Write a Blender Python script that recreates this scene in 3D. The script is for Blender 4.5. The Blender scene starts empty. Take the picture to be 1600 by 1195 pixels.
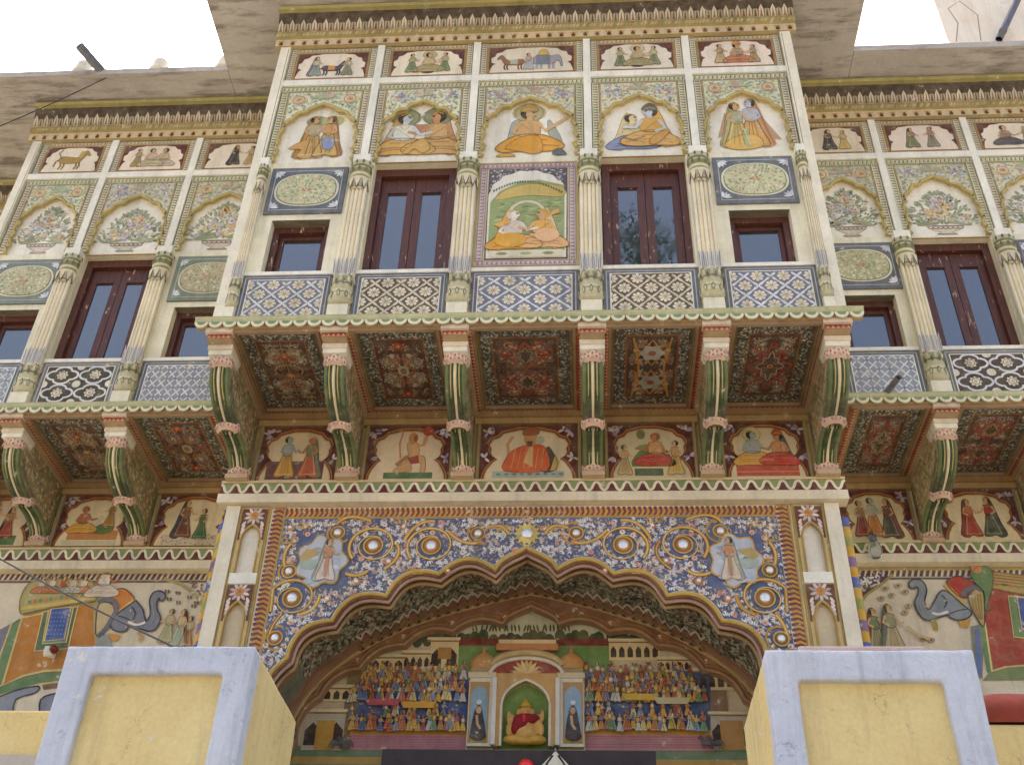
import bpy, math, random
from mathutils import Matrix, Vector
R = random.Random(7)
sc = bpy.context.scene
S = 0.7            # metres per drawing unit
EYE = 1.6          # eye height: z = 0 in drawing units is the photographer's eye
GZ = -EYE / S      # ground level in drawing units

# ------------------------------------------------------------------ camera
TH, YA, RO, FPX = math.radians(37.7493), math.radians(4.5840), math.radians(2.07896), 1747.85
CAM = Vector((0.688, -10.0, 0.0))
FW = Vector((-math.sin(YA) * math.cos(TH), math.cos(YA) * math.cos(TH), math.sin(TH)))
_rt = FW.cross(Vector((0, 0, 1))).normalized(); _up = _rt.cross(FW)
RT = _rt * math.cos(RO) + _up * math.sin(RO); UP = _up * math.cos(RO) - _rt * math.sin(RO)
cd = bpy.data.cameras.new('camera'); cam = bpy.data.objects.new('camera', cd); sc.collection.objects.link(cam)
cd.sensor_width = 36; cd.lens = FPX / 1600 * 36; cd.clip_end = 3000; cd.clip_start = 0.05
_m = Matrix((RT, UP, -FW)).transposed().to_4x4(); _m.translation = Vector((CAM.x * S, CAM.y * S, EYE)); cam.matrix_world = _m
sc.camera = cam
sc.render.resolution_x = 1024; sc.render.resolution_y = 764

# ------------------------------------------------------------------ world, sun, exposure
SUN_EL, SUN_AZ = 64, 335         # degrees; azimuth is where the sun stands: high behind the mansion, which leaves its front in open shade
wd = bpy.data.worlds.new('World'); sc.world = wd; wd.use_nodes = True
nt = wd.node_tree; sky = nt.nodes.new('ShaderNodeTexSky'); sky.sky_type = 'NISHITA'; sky.sun_disc = False
sky.sun_elevation = math.radians(SUN_EL); sky.sun_rotation = math.radians(SUN_AZ); sky.air_density = 1.0; sky.dust_density = 8; sky.ozone_density = 1.0
bg = nt.nodes['Background']; nt.links.new(sky.outputs[0], bg.inputs[0]); bg.inputs[1].default_value = 0.13
sl = bpy.data.lights.new('sun', 'SUN'); sl.energy = 3.0; sl.angle = math.radians(.6); sl.color = (1, .97, .92)
so = bpy.data.objects.new('sun', sl); sc.collection.objects.link(so)
_d = Vector((math.sin(math.radians(SUN_AZ)) * math.cos(math.radians(SUN_EL)), math.cos(math.radians(SUN_AZ)) * math.cos(math.radians(SUN_EL)), math.sin(math.radians(SUN_EL))))
so.rotation_euler = _d.to_track_quat('Z', 'Y').to_euler(); so.location = (0, -10, 30)
sc.view_settings.view_transform = 'Standard'; sc.view_settings.look = 'None'; sc.view_settings.exposure = 1.74; sc.view_settings.gamma = 1

# ------------------------------------------------------------------ helpers
def px(u, v, Y):
    """a point measured in the photograph, on the facade plane at depth Y -> (x, z)"""
    d = FW + RT * ((u - 800) / FPX) - UP * ((v - 597.5) / FPX); t = (Y - CAM.y) / d.y
    return (CAM.x + t * d.x, t * d.z)
def lin(c):
    return tuple((x / 255 / 12.92 if x / 255 <= .04045 else ((x / 255 + .055) / 1.055) ** 2.4) for x in c)
def mixc(a, b, t): return tuple(a[i] * (1 - t) + b[i] * t for i in range(3))
def jit(c, k=.07):
    s = 1 + R.uniform(-k, k); return tuple(min(255, max(0, x * s + R.uniform(-4, 4))) for x in c)
CREAM = (246, 238, 207); WHITE = (250, 246, 228); OLIVE = (158, 140, 76); YEL = (214, 176, 84); GOLD = (184, 142, 58)
BROWN = (88, 56, 42); MAROON = (104, 36, 36); RED = (172, 60, 46); PINK = (224, 170, 150); GREEN = (112, 134, 84); DKGREEN = (48, 70, 44)
BLUE = (92, 106, 152); DBLUE = (50, 66, 128); LBLUE = (176, 186, 214); GREYB = (104, 112, 128); ORANGE = (222, 154, 58); BLACK = (44, 38, 38); TAN = (196, 162, 116)
SKIN = (214, 170, 122); PALEG = (206, 212, 172); GREY = (128, 132, 136)

MATS = {}
def node_mat(name, build):
    m = bpy.data.materials.new(name); m.use_nodes = True; t = m.node_tree; build(t, t.nodes['Principled BSDF']); MATS[name] = m
def N(t, typ, **k):
    n = t.nodes.new(typ)
    for a, b in k.items(): setattr(n, a, b)
    return n
def noise(t, vec, scale, detail=6, rough=.6):
    n = N(t, 'ShaderNodeTexNoise'); n.inputs['Scale'].default_value = scale; n.inputs['Detail'].default_value = detail; n.inputs['Roughness'].default_value = rough
    t.links.new(vec, n.inputs['Vector']); return n.outputs['Fac']
def remap(t, v, a, b, c, d):
    n = N(t, 'ShaderNodeMapRange'); t.links.new(v, n.inputs[0])
    for i, x in enumerate((a, b, c, d)): n.inputs[1 + i].default_value = x
    return n.outputs[0]
def mul(t, a, b, op='MULTIPLY'):
    n = N(t, 'ShaderNodeMath', operation=op)
    for i, x in enumerate((a, b)):
        if isinstance(x, (int, float)): n.inputs[i].default_value = x
        else: t.links.new(x, n.inputs[i])
    return n.outputs[0]
def scaled(t, vec, s):
    n = N(t, 'ShaderNodeMapping'); n.inputs['Scale'].default_value = s; t.links.new(vec, n.inputs['Vector']); return n.outputs[0]
def bump(t, p, h, strength, dist=.01):
    b = N(t, 'ShaderNodeBump'); b.inputs['Strength'].default_value = strength; b.inputs['Distance'].default_value = dist
    t.links.new(h, b.inputs['Height']); t.links.new(b.outputs[0], p.inputs['Normal'])
def cmul(t, col, fac):
    n = N(t, 'ShaderNodeVectorMath', operation='SCALE'); t.links.new(col, n.inputs[0]); t.links.new(fac, n.inputs['Scale']); return n.outputs[0]
def cmix(t, fac, a, b):
    n = N(t, 'ShaderNodeMix', data_type='RGBA')
    if isinstance(fac, (int, float)): n.inputs[0].default_value = fac
    else: t.links.new(fac, n.inputs[0])
    for i, x in ((6, a), (7, b)):
        if isinstance(x, tuple): n.inputs[i].default_value = (*x[:3], 1)
        else: t.links.new(x, n.inputs[i])
    return n.outputs[2]
def m_paint(rough, fade, grime, bmp):
    def f(t, p):
        g = N(t, 'ShaderNodeNewGeometry').outputs['Position']; a = N(t, 'ShaderNodeAttribute'); a.attribute_name = 'Col'
        n1 = noise(t, g, 2.2, 4, .65); n2 = noise(t, g, 34, 3, .7); n3 = noise(t, scaled(t, g, (9, 9, .9)), 1.0, 3, .6); n4 = noise(t, g, 9, 4, .7)
        v = mul(t, mul(t, remap(t, n1, .3, .72, 1.05, 1 - grime), remap(t, n2, .3, .7, .94, 1.06)), remap(t, n3, .5, .72, 1.0, 1 - grime * .9))
        c = cmul(t, a.outputs['Color'], v)
        c = cmix(t, remap(t, n4, .4, .74, .03, fade), c, lin((216, 204, 172))); c = cmix(t, mul(t, remap(t, n4, .655, .675, 0, .75), remap(t, n2, .4, .55, .3, 1)), c, lin((226, 214, 188)))
        t.links.new(c, p.inputs['Base Color']); p.inputs['Roughness'].default_value = rough; p.inputs['Specular IOR Level'].default_value = .25
        bump(t, p, n2, bmp, .006)
    return f
node_mat('painted_plaster', m_paint(.82, .2, .2, .35))
def m_stone(t, p):
    g = N(t, 'ShaderNodeNewGeometry').outputs['Position']
    n1 = noise(t, g, 1.1, 9, .7); n2 = noise(t, scaled(t, g, (1.2, 7, 2)), 1.4, 7, .65); n3 = noise(t, g, 30, 5, .7); n4 = noise(t, scaled(t, g, (.8, 3, 1)), .9, 8, .7)
    c = cmix(t, remap(t, n1, .32, .68, 0, 1), lin((172, 164, 154)), lin((204, 197, 186)))
    c = cmix(t, remap(t, n2, .5, .68, 0, .8), c, lin((126, 116, 106)))
    c = cmix(t, remap(t, n4, .56, .64, 0, .7), c, lin((108, 98, 90)))
    c = cmul(t, c, remap(t, n3, .3, .7, .92, 1.06)); t.links.new(c, p.inputs['Base Color']); p.inputs['Roughness'].default_value = .9
    bump(t, p, mul(t, n3, n1, 'ADD'), .5, .01)
node_mat('weathered_slab', m_stone)
def m_wood(t, p):
    g = N(t, 'ShaderNodeNewGeometry').outputs['Position']
    n1 = noise(t, scaled(t, g, (26, 26, 2.5)), 1.6, 6, .6); n2 = noise(t, scaled(t, g, (30, 30, 9)), 1.0, 4, .6); n3 = noise(t, g, 1.7, 3, .5)
    c = cmix(t, remap(t, n1, .3, .7, 0, 1), lin((72, 40, 30)), lin((106, 62, 46)))
    chip = mul(t, remap(t, n2, .62, .66, 0, 1), remap(t, n3, .45, .56, 0, .95))
    c = cmix(t, chip, c, lin((196, 172, 140))); t.links.new(c, p.inputs['Base Color']); p.inputs['Roughness'].default_value = .5
    bump(t, p, n1, .3, .004)
node_mat('worn_brown_wood', m_wood)
def m_glass(t, p):
    g = N(t, 'ShaderNodeNewGeometry').outputs['Position']
    p.inputs['Base Color'].default_value = (.035, .042, .05, 1); p.inputs['IOR'].default_value = 2.6
    n = noise(t, g, 5, 4, .6); t.links.new(remap(t, n, .4, .7, .015, .07), p.inputs['Roughness']); n2 = noise(t, g, 1.6, 2, .5); bump(t, p, n2, .05, .02)
node_mat('window_glass', m_glass)
def m_simple(col, rough, metal=0, var=.25, sc_=18, em=0, coat=0):
    def f(t, p):
        g = N(t, 'ShaderNodeNewGeometry').outputs['Position']; n = noise(t, g, sc_, 6, .65)
        c = cmul(t, cmix(t, 0.0, lin(col), lin(col)), remap(t, n, .3, .7, 1 - var, 1 + var * .5)); t.links.new(c, p.inputs['Base Color'])
        p.inputs['Roughness'].default_value = rough; p.inputs['Metallic'].default_value = metal; bump(t, p, n, .2, .004); p.inputs['Coat Weight'].default_value = coat
        if em: p.inputs['Emission Color'].default_value = (*lin(col), 1); p.inputs['Emission Strength'].default_value = em
    return f
node_mat('mirror_glass', m_simple((244, 246, 246), .2, .35, .05))
node_mat('galvanised_metal', m_simple((122, 120, 124), .55, .6))
node_mat('black_cable', m_simple((38, 34, 32), .6))
node_mat('dark_wood', m_simple((58, 42, 36), .5, 0, .5, 9))
node_mat('red_lamp_glass', m_simple((206, 34, 24), .25, 0, .1, 18, .12, .5))
node_mat('red_sandstone', m_simple((150, 62, 40), .8, 0, .4, 9))
node_mat('bark', m_simple((84, 70, 56), .9, 0, .4, 12))
node_mat('leaves', m_simple((62, 84, 40), .6, 0, .5, 3))
def m_bulb(t, p):
    p.inputs['Base Color'].default_value = (.8, .85, .85, 1); p.inputs['Roughness'].default_value = .08; p.inputs['Transmission Weight'].default_value = .92; p.inputs['IOR'].default_value = 1.3
node_mat('bulb_glass', m_bulb)
def m_wash(c1, c2, dirt, chip=(222, 216, 204)):
    def f(t, p):
        g = N(t, 'ShaderNodeNewGeometry').outputs['Position']
        n1 = noise(t, g, 2.6, 6, .7); n2 = noise(t, scaled(t, g, (8, 8, .8)), 1.2, 5, .7); n3 = noise(t, g, 60, 3, .7); n4 = noise(t, g, 11, 6, .75); n5 = noise(t, g, 4.2, 7, .8)
        v = N(t, 'ShaderNodeTexVoronoi', feature='DISTANCE_TO_EDGE'); v.inputs['Scale'].default_value = 1.7; w = N(t, 'ShaderNodeVectorMath', operation='ADD'); k = N(t, 'ShaderNodeTexNoise'); k.inputs['Scale'].default_value = 3.5; k.inputs['Detail'].default_value = 5; t.links.new(g, k.inputs['Vector']); t.links.new(g, w.inputs[0]); t.links.new(k.outputs['Color'], w.inputs[1]); t.links.new(w.outputs[0], v.inputs['Vector'])
        c = cmix(t, remap(t, n1, .35, .68, 0, 1), lin(c1), lin(c2)); c = cmix(t, remap(t, n2, .5, .74, 0, .6), c, lin(dirt)); c = cmix(t, remap(t, n4, .6, .66, 0, .5), c, lin(dirt)); c = cmix(t, remap(t, n5, .635, .65, 0, .8), c, lin(chip)); crack = mul(t, remap(t, v.outputs['Distance'], .0, .006, 1, 0), remap(t, n1, .5, .6, 0, .6)); c = cmix(t, crack, c, lin(tuple(x * .45 for x in dirt)))
        c = cmul(t, c, remap(t, n3, .3, .7, .94, 1.05)); t.links.new(c, p.inputs['Base Color']); p.inputs['Roughness'].default_value = .9; bump(t, p, mul(t, mul(t, n5, -.6), mul(t, n3, .4), 'ADD'), .5, .012)
    return f
node_mat('yellow_limewash', m_wash((234, 212, 150), (224, 198, 132), (190, 168, 124)))
node_mat('lilac_limewash', m_wash((210, 213, 220), (192, 197, 208), (142, 142, 148)))
node_mat('pink_slab', m_wash((206, 178, 166), (190, 164, 152), (150, 132, 124), (214, 196, 186)))
node_mat('terrace_plaster', m_wash((248, 238, 220), (244, 228, 204), (222, 200, 172)))
node_mat('sandy_ground', m_wash((128, 122, 112), (117, 110, 101), (99, 93, 85)))

WL = {}
def link(o, parent, wl):
    sc.collection.objects.link(o); WL[o.name] = Vector(wl)
    if parent: o.parent = parent; o.location = Vector(wl) - WL[parent.name]
    else: o.location = wl
    return o
def world(x, y, z): return Vector((x * S, y * S, z * S + EYE))
def empty(name, org, label, cat):
    o = bpy.data.objects.new(name, None); o.empty_display_size = .3; link(o, None, world(*org)); o['label'] = label; o['category'] = cat; return o
def dup(o, parent, d):
    """copy of a part (with its sub-parts) moved by d drawing units"""
    c = o.copy(); link(c, parent, WL[o.name] + Vector(d) * S); c.scale = o.scale
    for ch in list(o.children): k = ch.copy(); link(k, c, WL[ch.name] + Vector(d) * S)
    return c
class CV:
    """flat paint: coloured polygons in a 2-D frame, stacked in hair-thin layers"""
    def __init__(s): s.it = []; s.L = 0; s.k = 0
    def poly(s, pts, col, j=.05): s.it.append((pts, jit(col, j) if j else col, s.L * .003 + (s.k % 16) * .00013)); s.k += 1
    def sp(s, pts, col, j=.05):
        n = len(pts)
        if n < 5: return s.poly(pts, col, j)
        Q = []
        for i in range(n):
            p0, p1, p2, p3 = pts[i - 1], pts[i], pts[(i + 1) % n], pts[(i + 2) % n]
            for k in range(3):
                t = k / 3; Q.append(tuple(.5 * (2 * p1[c] + (p2[c] - p0[c]) * t + (2 * p0[c] - 5 * p1[c] + 4 * p2[c] - p3[c]) * t * t + (3 * p1[c] - p0[c] - 3 * p2[c] + p3[c]) * t ** 3) for c in (0, 1)))
        s.poly(Q, col, j); L = s.L; s.L += .5; s.stroke(Q, .0065, tuple(x * .58 for x in col), True); s.L = L; return Q
    def rect(s, x0, y0, x1, y1, col, j=.03): s.poly([(x0, y0), (x1, y0), (x1, y1), (x0, y1)], col, j)
    def ell(s, x, y, rx, ry, col, n=14, rot=0, j=.05):
        c, q = math.cos(rot), math.sin(rot)
        s.poly([(x + rx * math.cos(a) * c - ry * math.sin(a) * q, y + rx * math.cos(a) * q + ry * math.sin(a) * c) for a in (2 * math.pi * i / n for i in range(n))], col, j)
    def stroke(s, pts, w, col, closed=False, j=.05, taper=False):
        n = len(pts); L = []; Rr = []
        for i, p in enumerate(pts):
            a = pts[(i - 1) % n] if (closed or i > 0) else p; b = pts[(i + 1) % n] if (closed or i < n - 1) else p
            dx, dy = b[0] - a[0], b[1] - a[1]; l = math.hypot(dx, dy) or 1; ww = w / 2 * ((1 - .8 * i / (n - 1)) if taper else 1)
            L.append((p[0] - dy / l * ww, p[1] + dx / l * ww)); Rr.append((p[0] + dy / l * ww, p[1] - dx / l * ww))
        h = s.L * .003 + (s.k % 16) * .00013; s.k += 1; c = jit(col, j) if j else col
        for i in range(n if closed else n - 1):
            k = (i + 1) % n; s.it.append(([L[i], Rr[i], Rr[k], L[k]], c, h))
    def ring(s, x, y, r, w, col, n=20, a0=0, a1=2 * math.pi):
        full = abs(a1 - a0 - 2 * math.pi) < 1e-6
        s.stroke([(x + r * math.cos(a0 + (a1 - a0) * i / (n if full else n - 1)), y + r * math.sin(a0 + (a1 - a0) * i / (n if full else n - 1))) for i in range(n)], w, col, full)
    def leaf(s, x, y, a, l, w, col):
        c, q = math.cos(a), math.sin(a)
        s.poly([(x + u * l * c - v * w * q, y + u * l * q + v * w * c) for u, v in ((0, 0), (.3, .42), (.7, .4), (1, 0), (.7, -.4), (.3, -.42))], col, .09)
    def flower(s, x, y, r, n, cp, cc, rot=0):
        for i in range(n): s.leaf(x, y, rot + 2 * math.pi * i / n, r, r * 5.2 / n, cp)
        s.L += 1; s.ell(x, y, r * .3, r * .3, cc, 8); s.L -= 1
    def frame(s, x0, y0, x1, y1, w, col):
        s.rect(x0, y0, x1, y0 + w, col); s.rect(x0, y1 - w, x1, y1, col); s.rect(x0, y0 + w, x0 + w, y1 - w, col); s.rect(x1 - w, y0 + w, x1, y1 - w, col)
    def shift(s, o, dx, dy, sx=1, sy=1):
        for p, c, h in o.it: s.it.append(([(dx + a * sx, dy + b * sy) for a, b in p], c, h + s.L * .003))
class MB:
    def __init__(s): s.v = []; s.f = []; s.c = []; s.sm = []
    def face(s, pts, col, sm=False):
        k = len(s.v); s.v += [tuple(p) for p in pts]; s.f.append(tuple(range(k, k + len(pts)))); s.c.append(lin(col)); s.sm.append(sm)
    def grid(s, rows, cols, closed=False, sm=True):
        k = len(s.v); n = len(rows[0])
        for r in rows: s.v += [tuple(p) for p in r]
        for i in range(len(rows) - 1):
            for j in range(n if closed else n - 1):
                q = (j + 1) % n; s.f.append((k + i * n + j, k + i * n + q, k + (i + 1) * n + q, k + (i + 1) * n + j))
                s.c.append(lin(cols(i, j) if callable(cols) else cols)); s.sm.append(sm)
    def box(s, x0, x1, y0, y1, z0, z1, col, bev=0):
        v = [(x0, y0, z0), (x1, y0, z0), (x1, y1, z0), (x0, y1, z0), (x0, y0, z1), (x1, y0, z1), (x1, y1, z1), (x0, y1, z1)]
        k = len(s.v); s.v += v
        for f in ((0, 1, 5, 4), (1, 2, 6, 5), (2, 3, 7, 6), (3, 0, 4, 7), (4, 5, 6, 7), (3, 2, 1, 0)): s.f.append(tuple(k + i for i in f)); s.c.append(lin(col)); s.sm.append(False)
    def prism(s, pts, y0, y1, col, side=None, axis='y'):
        P = (lambda a, b, h: (a, h, b)) if axis == 'y' else ((lambda a, b, h: (h, a, b)) if axis == 'x' else (lambda a, b, h: (a, b, h)))
        s.face([P(a, b, y0) for a, b in pts], col); s.face([P(a, b, y1) for a, b in pts], side or col); n = len(pts)
        for i in range(n):
            a, b = pts[i], pts[(i + 1) % n]; s.face([P(*a, y0), P(*b, y0), P(*b, y1), P(*a, y1)], side or col)
    def tube(s, path, r, col, n=8, caps=True):
        rows = []; path = [Vector(p) for p in path]
        for i, p in enumerate(path):
            d = (path[min(i + 1, len(path) - 1)] - path[max(i - 1, 0)]).normalized(); a = d.cross(Vector((0, 0, 1)))
            if a.length < .05: a = d.cross(Vector((0, 1, 0)))
            a.normalize(); b = d.cross(a); rr = r(i / (len(path) - 1)) if callable(r) else r
            rows.append([p + (a * math.cos(t) + b * math.sin(t)) * rr for t in (2 * math.pi * k / n for k in range(n))])
        s.grid(rows, col, True)
        if caps: s.face(rows[0], col if not callable(col) else col(0, 0)); s.face(rows[-1], col if not callable(col) else col(0, 0))
    def lathe(s, prof, cx, cy, col, n=12, a0=0, a1=2 * math.pi, sx=1, sy=1):
        full = abs(a1 - a0 - 2 * math.pi) < 1e-6; m = n if full else n + 1
        rows = [[(cx + r * sx * math.cos(a0 + (a1 - a0) * j / n), cy + r * sy * math.sin(a0 + (a1 - a0) * j / n), z) for j in range(m)] for r, z in prof]
        s.grid(rows, col, full)
    def ball(s, x, y, z, rx, ry, rz, col, n=12, m=8):
        s.grid([[(x + rx * math.sin(math.pi * i / m) * math.cos(2 * math.pi * j / n), y + ry * math.sin(math.pi * i / m) * math.sin(2 * math.pi * j / n), z + rz * math.cos(math.pi * i / m)) for j in range(n)] for i in range(m + 1)], col, True)
    def sweep(s, prof, x0, x1, cols, y0=0, ends=True):
        """profile [(y outwards, z)] drawn along x; cols[i] colours segment i"""
        for i in range(len(prof) - 1):
            a, b = prof[i], prof[i + 1]; s.face([(x0, y0 - a[0], a[1]), (x1, y0 - a[0], a[1]), (x1, y0 - b[0], b[1]), (x0, y0 - b[0], b[1])], cols[i])
        if ends:
            for x in (x0, x1): s.face([(x, y0 + .0, prof[0][1])] + [(x, y0 - a, b) for a, b in prof] + [(x, y0 + .0, prof[-1][1])], cols[len(cols) // 2])
    def paint(s, cv, fn):
        for p, c, h in cv.it: s.face([fn(a, b, h) for a, b in p], c)
    def build(s, name, parent, mat='painted_plaster', org=None, kind=None, smooth=True):
        if org is None: xs, ys, zs = zip(*s.v); org = ((min(xs) + max(xs)) / 2, (min(ys) + max(ys)) / 2, min(zs))
        me = bpy.data.meshes.new(name); me.from_pydata([((x - org[0]) * S, (y - org[1]) * S, (z - org[2]) * S) for x, y, z in s.v], [], s.f)
        a = me.attributes.new('Col', 'FLOAT_COLOR', 'FACE'); fl = []
        for c in s.c: fl += [c[0], c[1], c[2], 1.0]
        a.data.foreach_set('color', fl); me.polygons.foreach_set('use_smooth', s.sm); me.update()
        me.materials.append(MATS[mat]); o = bpy.data.objects.new(name, me); link(o, parent, world(*org))
        if kind: o['kind'] = kind
        return o
def facade(y): return lambda a, b, h: (a, y - h, b)
def soffitm(z): return lambda a, b, h: (a, b, z - h)
def canvas(cv, fn, name, parent, mat='painted_plaster', kind=None):
    m = MB(); m.paint(cv, fn); return m.build(name, parent, mat, kind=kind)
def bez(p0, p1, p2, n): return [((1 - t) ** 2 * p0[0] + 2 * t * (1 - t) * p1[0] + t * t * p2[0], (1 - t) ** 2 * p0[1] + 2 * t * (1 - t) * p1[1] + t * t * p2[1]) for t in (i / n for i in range(n + 1))]
def bez3(p0, p1, p2, p3, n): return [tuple((1 - t) ** 3 * p0[k] + 3 * t * (1 - t) ** 2 * p1[k] + 3 * t * t * (1 - t) * p2[k] + t ** 3 * p3[k] for k in (0, 1)) for t in (i / n for i in range(n + 1))]
def cusped(cusps, apex, bul, n=7):
    """right half of a cusped arch from springing to apex, mirrored: returns the whole path right -> left"""
    pts = []
    for i in range(len(cusps) - 1):
        a, b = cusps[i], cusps[i + 1]; dx, dy = b[0] - a[0], b[1] - a[1]; l = math.hypot(dx, dy)
        mid = ((a[0] + b[0]) / 2 + dy / l * bul[i] * 2, (a[1] + b[1]) / 2 - dx / l * bul[i] * 2); pts += bez(a, mid, b, n)[:-1]
    a = cusps[-1]; ap = apex
    pts += bez3(a, (a[0] * .95, a[1] + (ap[1] - a[1]) * .55), (a[0] * .25, ap[1] - (ap[1] - a[1]) * .28), ap, n)[:-1]
    return pts + [ap] + [(-x, z) for x, z in reversed(pts)]
def inside(poly, x, y):
    r = False; n = len(poly)
    for i in range(n):
        a, b = poly[i], poly[i - 1]
        if (a[1] > y) != (b[1] > y) and x < (b[0] - a[0]) * (y - a[1]) / (b[1] - a[1]) + a[0]: r = not r
    return r
def scatter(cv, ok, bb, step, ln, wd_, cols, ang=None):
    x0, y0, x1, y1 = bb; y = y0
    while y < y1:
        x = x0
        while x < x1:
            u, v = x + R.uniform(-.35, .35) * step, y + R.uniform(-.35, .35) * step
            if ok(u, v): cv.leaf(u, v, R.uniform(0, 6.3) if ang is None else ang(u, v) + R.uniform(-.4, .4), ln * R.uniform(.7, 1.25), wd_ * R.uniform(.8, 1.2), R.choice(cols))
            x += step
        y += step
def dots(cv, x0, y0, x1, y1, w, per, bgc, a, b):
    """painted string-course: pale ground, dark edge lines, a row of slanted dashes and dots"""
    dx, dy = x1 - x0, y1 - y0; l = math.hypot(dx, dy); ux, uy = dx / l, dy / l; P = lambda t, q: (x0 + ux * t - uy * q, y0 + uy * t + ux * q)
    cv.poly([P(0, 0), P(l, 0), P(l, w), P(0, w)], bgc, .03); cv.L += 1; n = max(1, int(l / per))
    for i in range(n):
        t = (i + .5) * l / n; cv.poly([P(t - per * .30, w * .22), P(t + per * .02, w * .22), P(t + per * .26, w * .78), P(t - per * .06, w * .78)], a); cv.poly([P(t + per * .22, w * .2), P(t + per * .42, w * .2), P(t + per * .42, w * .42), P(t + per * .22, w * .42)], b)
    cv.poly([P(0, 0), P(l, 0), P(l, w * .1), P(0, w * .1)], a); cv.poly([P(0, w * .9), P(l, w * .9), P(l, w), P(0, w)], a); cv.L -= 1
# ------------------------------------------------------------------ painted figures (flat print, generic people and animals)
def dark(c, k=.62): return tuple(x * k for x in c)
def fig_stand(cv, x, y, h, dress, top, skin=SKIN, veil=None, f=1, halo=None, hair=BLACK, arm=.62):
    P = lambda a, b: (x + a * h * f, y + b * h); L = cv.L
    if halo: cv.ell(*P(0, .88), .15 * h, .13 * h, halo)
    if veil: cv.sp([P(.03, .97), P(-.08, .93), P(-.14, .7), P(-.2, .35), P(-.27, .05), P(-.05, .04), P(-.04, .6)], veil)
    cv.L = L + 1
    sk = [P(-.07, .54), P(.07, .54), P(.12, .35), P(.2, .05), P(.1, .02), P(0, .05), P(-.1, .02), P(-.2, .06), P(-.12, .35)]
    sk = cv.sp(sk, dress); cv.sp([P(.02, 0), P(.13, 0), P(.1, .035), P(.02, .035)], skin)
    cv.sp([P(-.07, .52), P(.07, .52), P(.09, .68), P(.08, .78), P(-.08, .78), P(-.09, .68)], top)
    cv.L = L + 2
    hl = mixc(dress, (250, 236, 200), .45)
    for t in (-.09, -.045, .0, .045, .09): cv.stroke([P(t * .6, .52), P(t * 1.1, .3), P(t * 1.6, .06)], .009 * h, dark(dress, .74) if t in (-.045, .045, 0.0) else hl)
    cv.stroke([P(-.17, .1), P(-.08, .075), P(0, .095), P(.08, .075), P(.17, .1)], .02 * h, hl); cv.stroke([P(-.08, .53), P(0, .51), P(.08, .53)], .022 * h, dark(top, .7)); cv.stroke([P(-.03, .78), P(.0, .72), P(.045, .78)], .01 * h, (226, 190, 90))
    if veil: cv.stroke([P(-.06, .94), P(-.12, .7), P(-.18, .35), P(-.25, .06)], .012 * h, dark(veil, .7)); cv.stroke([P(-.04, .6), P(-.1, .35), P(-.15, .08)], .008 * h, mixc(veil, (250, 240, 214), .4))
    cv.stroke(sk, .014 * h, dark(dress), True); cv.stroke([P(.08, .75), P(.16, .6), P(.24, arm)], .045 * h, skin); cv.stroke([P(-.08, .75), P(-.13, .62), P(-.03, .55)], .045 * h, skin)
    cv.ell(*P(-.015, .9), .075 * h, .085 * h, hair); cv.L = L + 3; cv.ell(*P(.02, .885), .052 * h, .068 * h, skin); cv.sp([P(-.03, .8), P(.03, .8), P(.035, .85), P(-.025, .85)], skin); cv.L = L + 4
    cv.sp([P(.03, .895), P(.055, .895), P(.055, .91), P(.03, .91)], BLACK); cv.stroke([P(.02, .925), P(.06, .925)], .007 * h, BLACK); cv.stroke([P(.04, .86), P(.062, .86)], .008 * h, (150, 60, 50)); cv.stroke([P(-.05, .93), P(.0, .965), P(.05, .945)], .014 * h, (222, 184, 84)); cv.L = L
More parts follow.
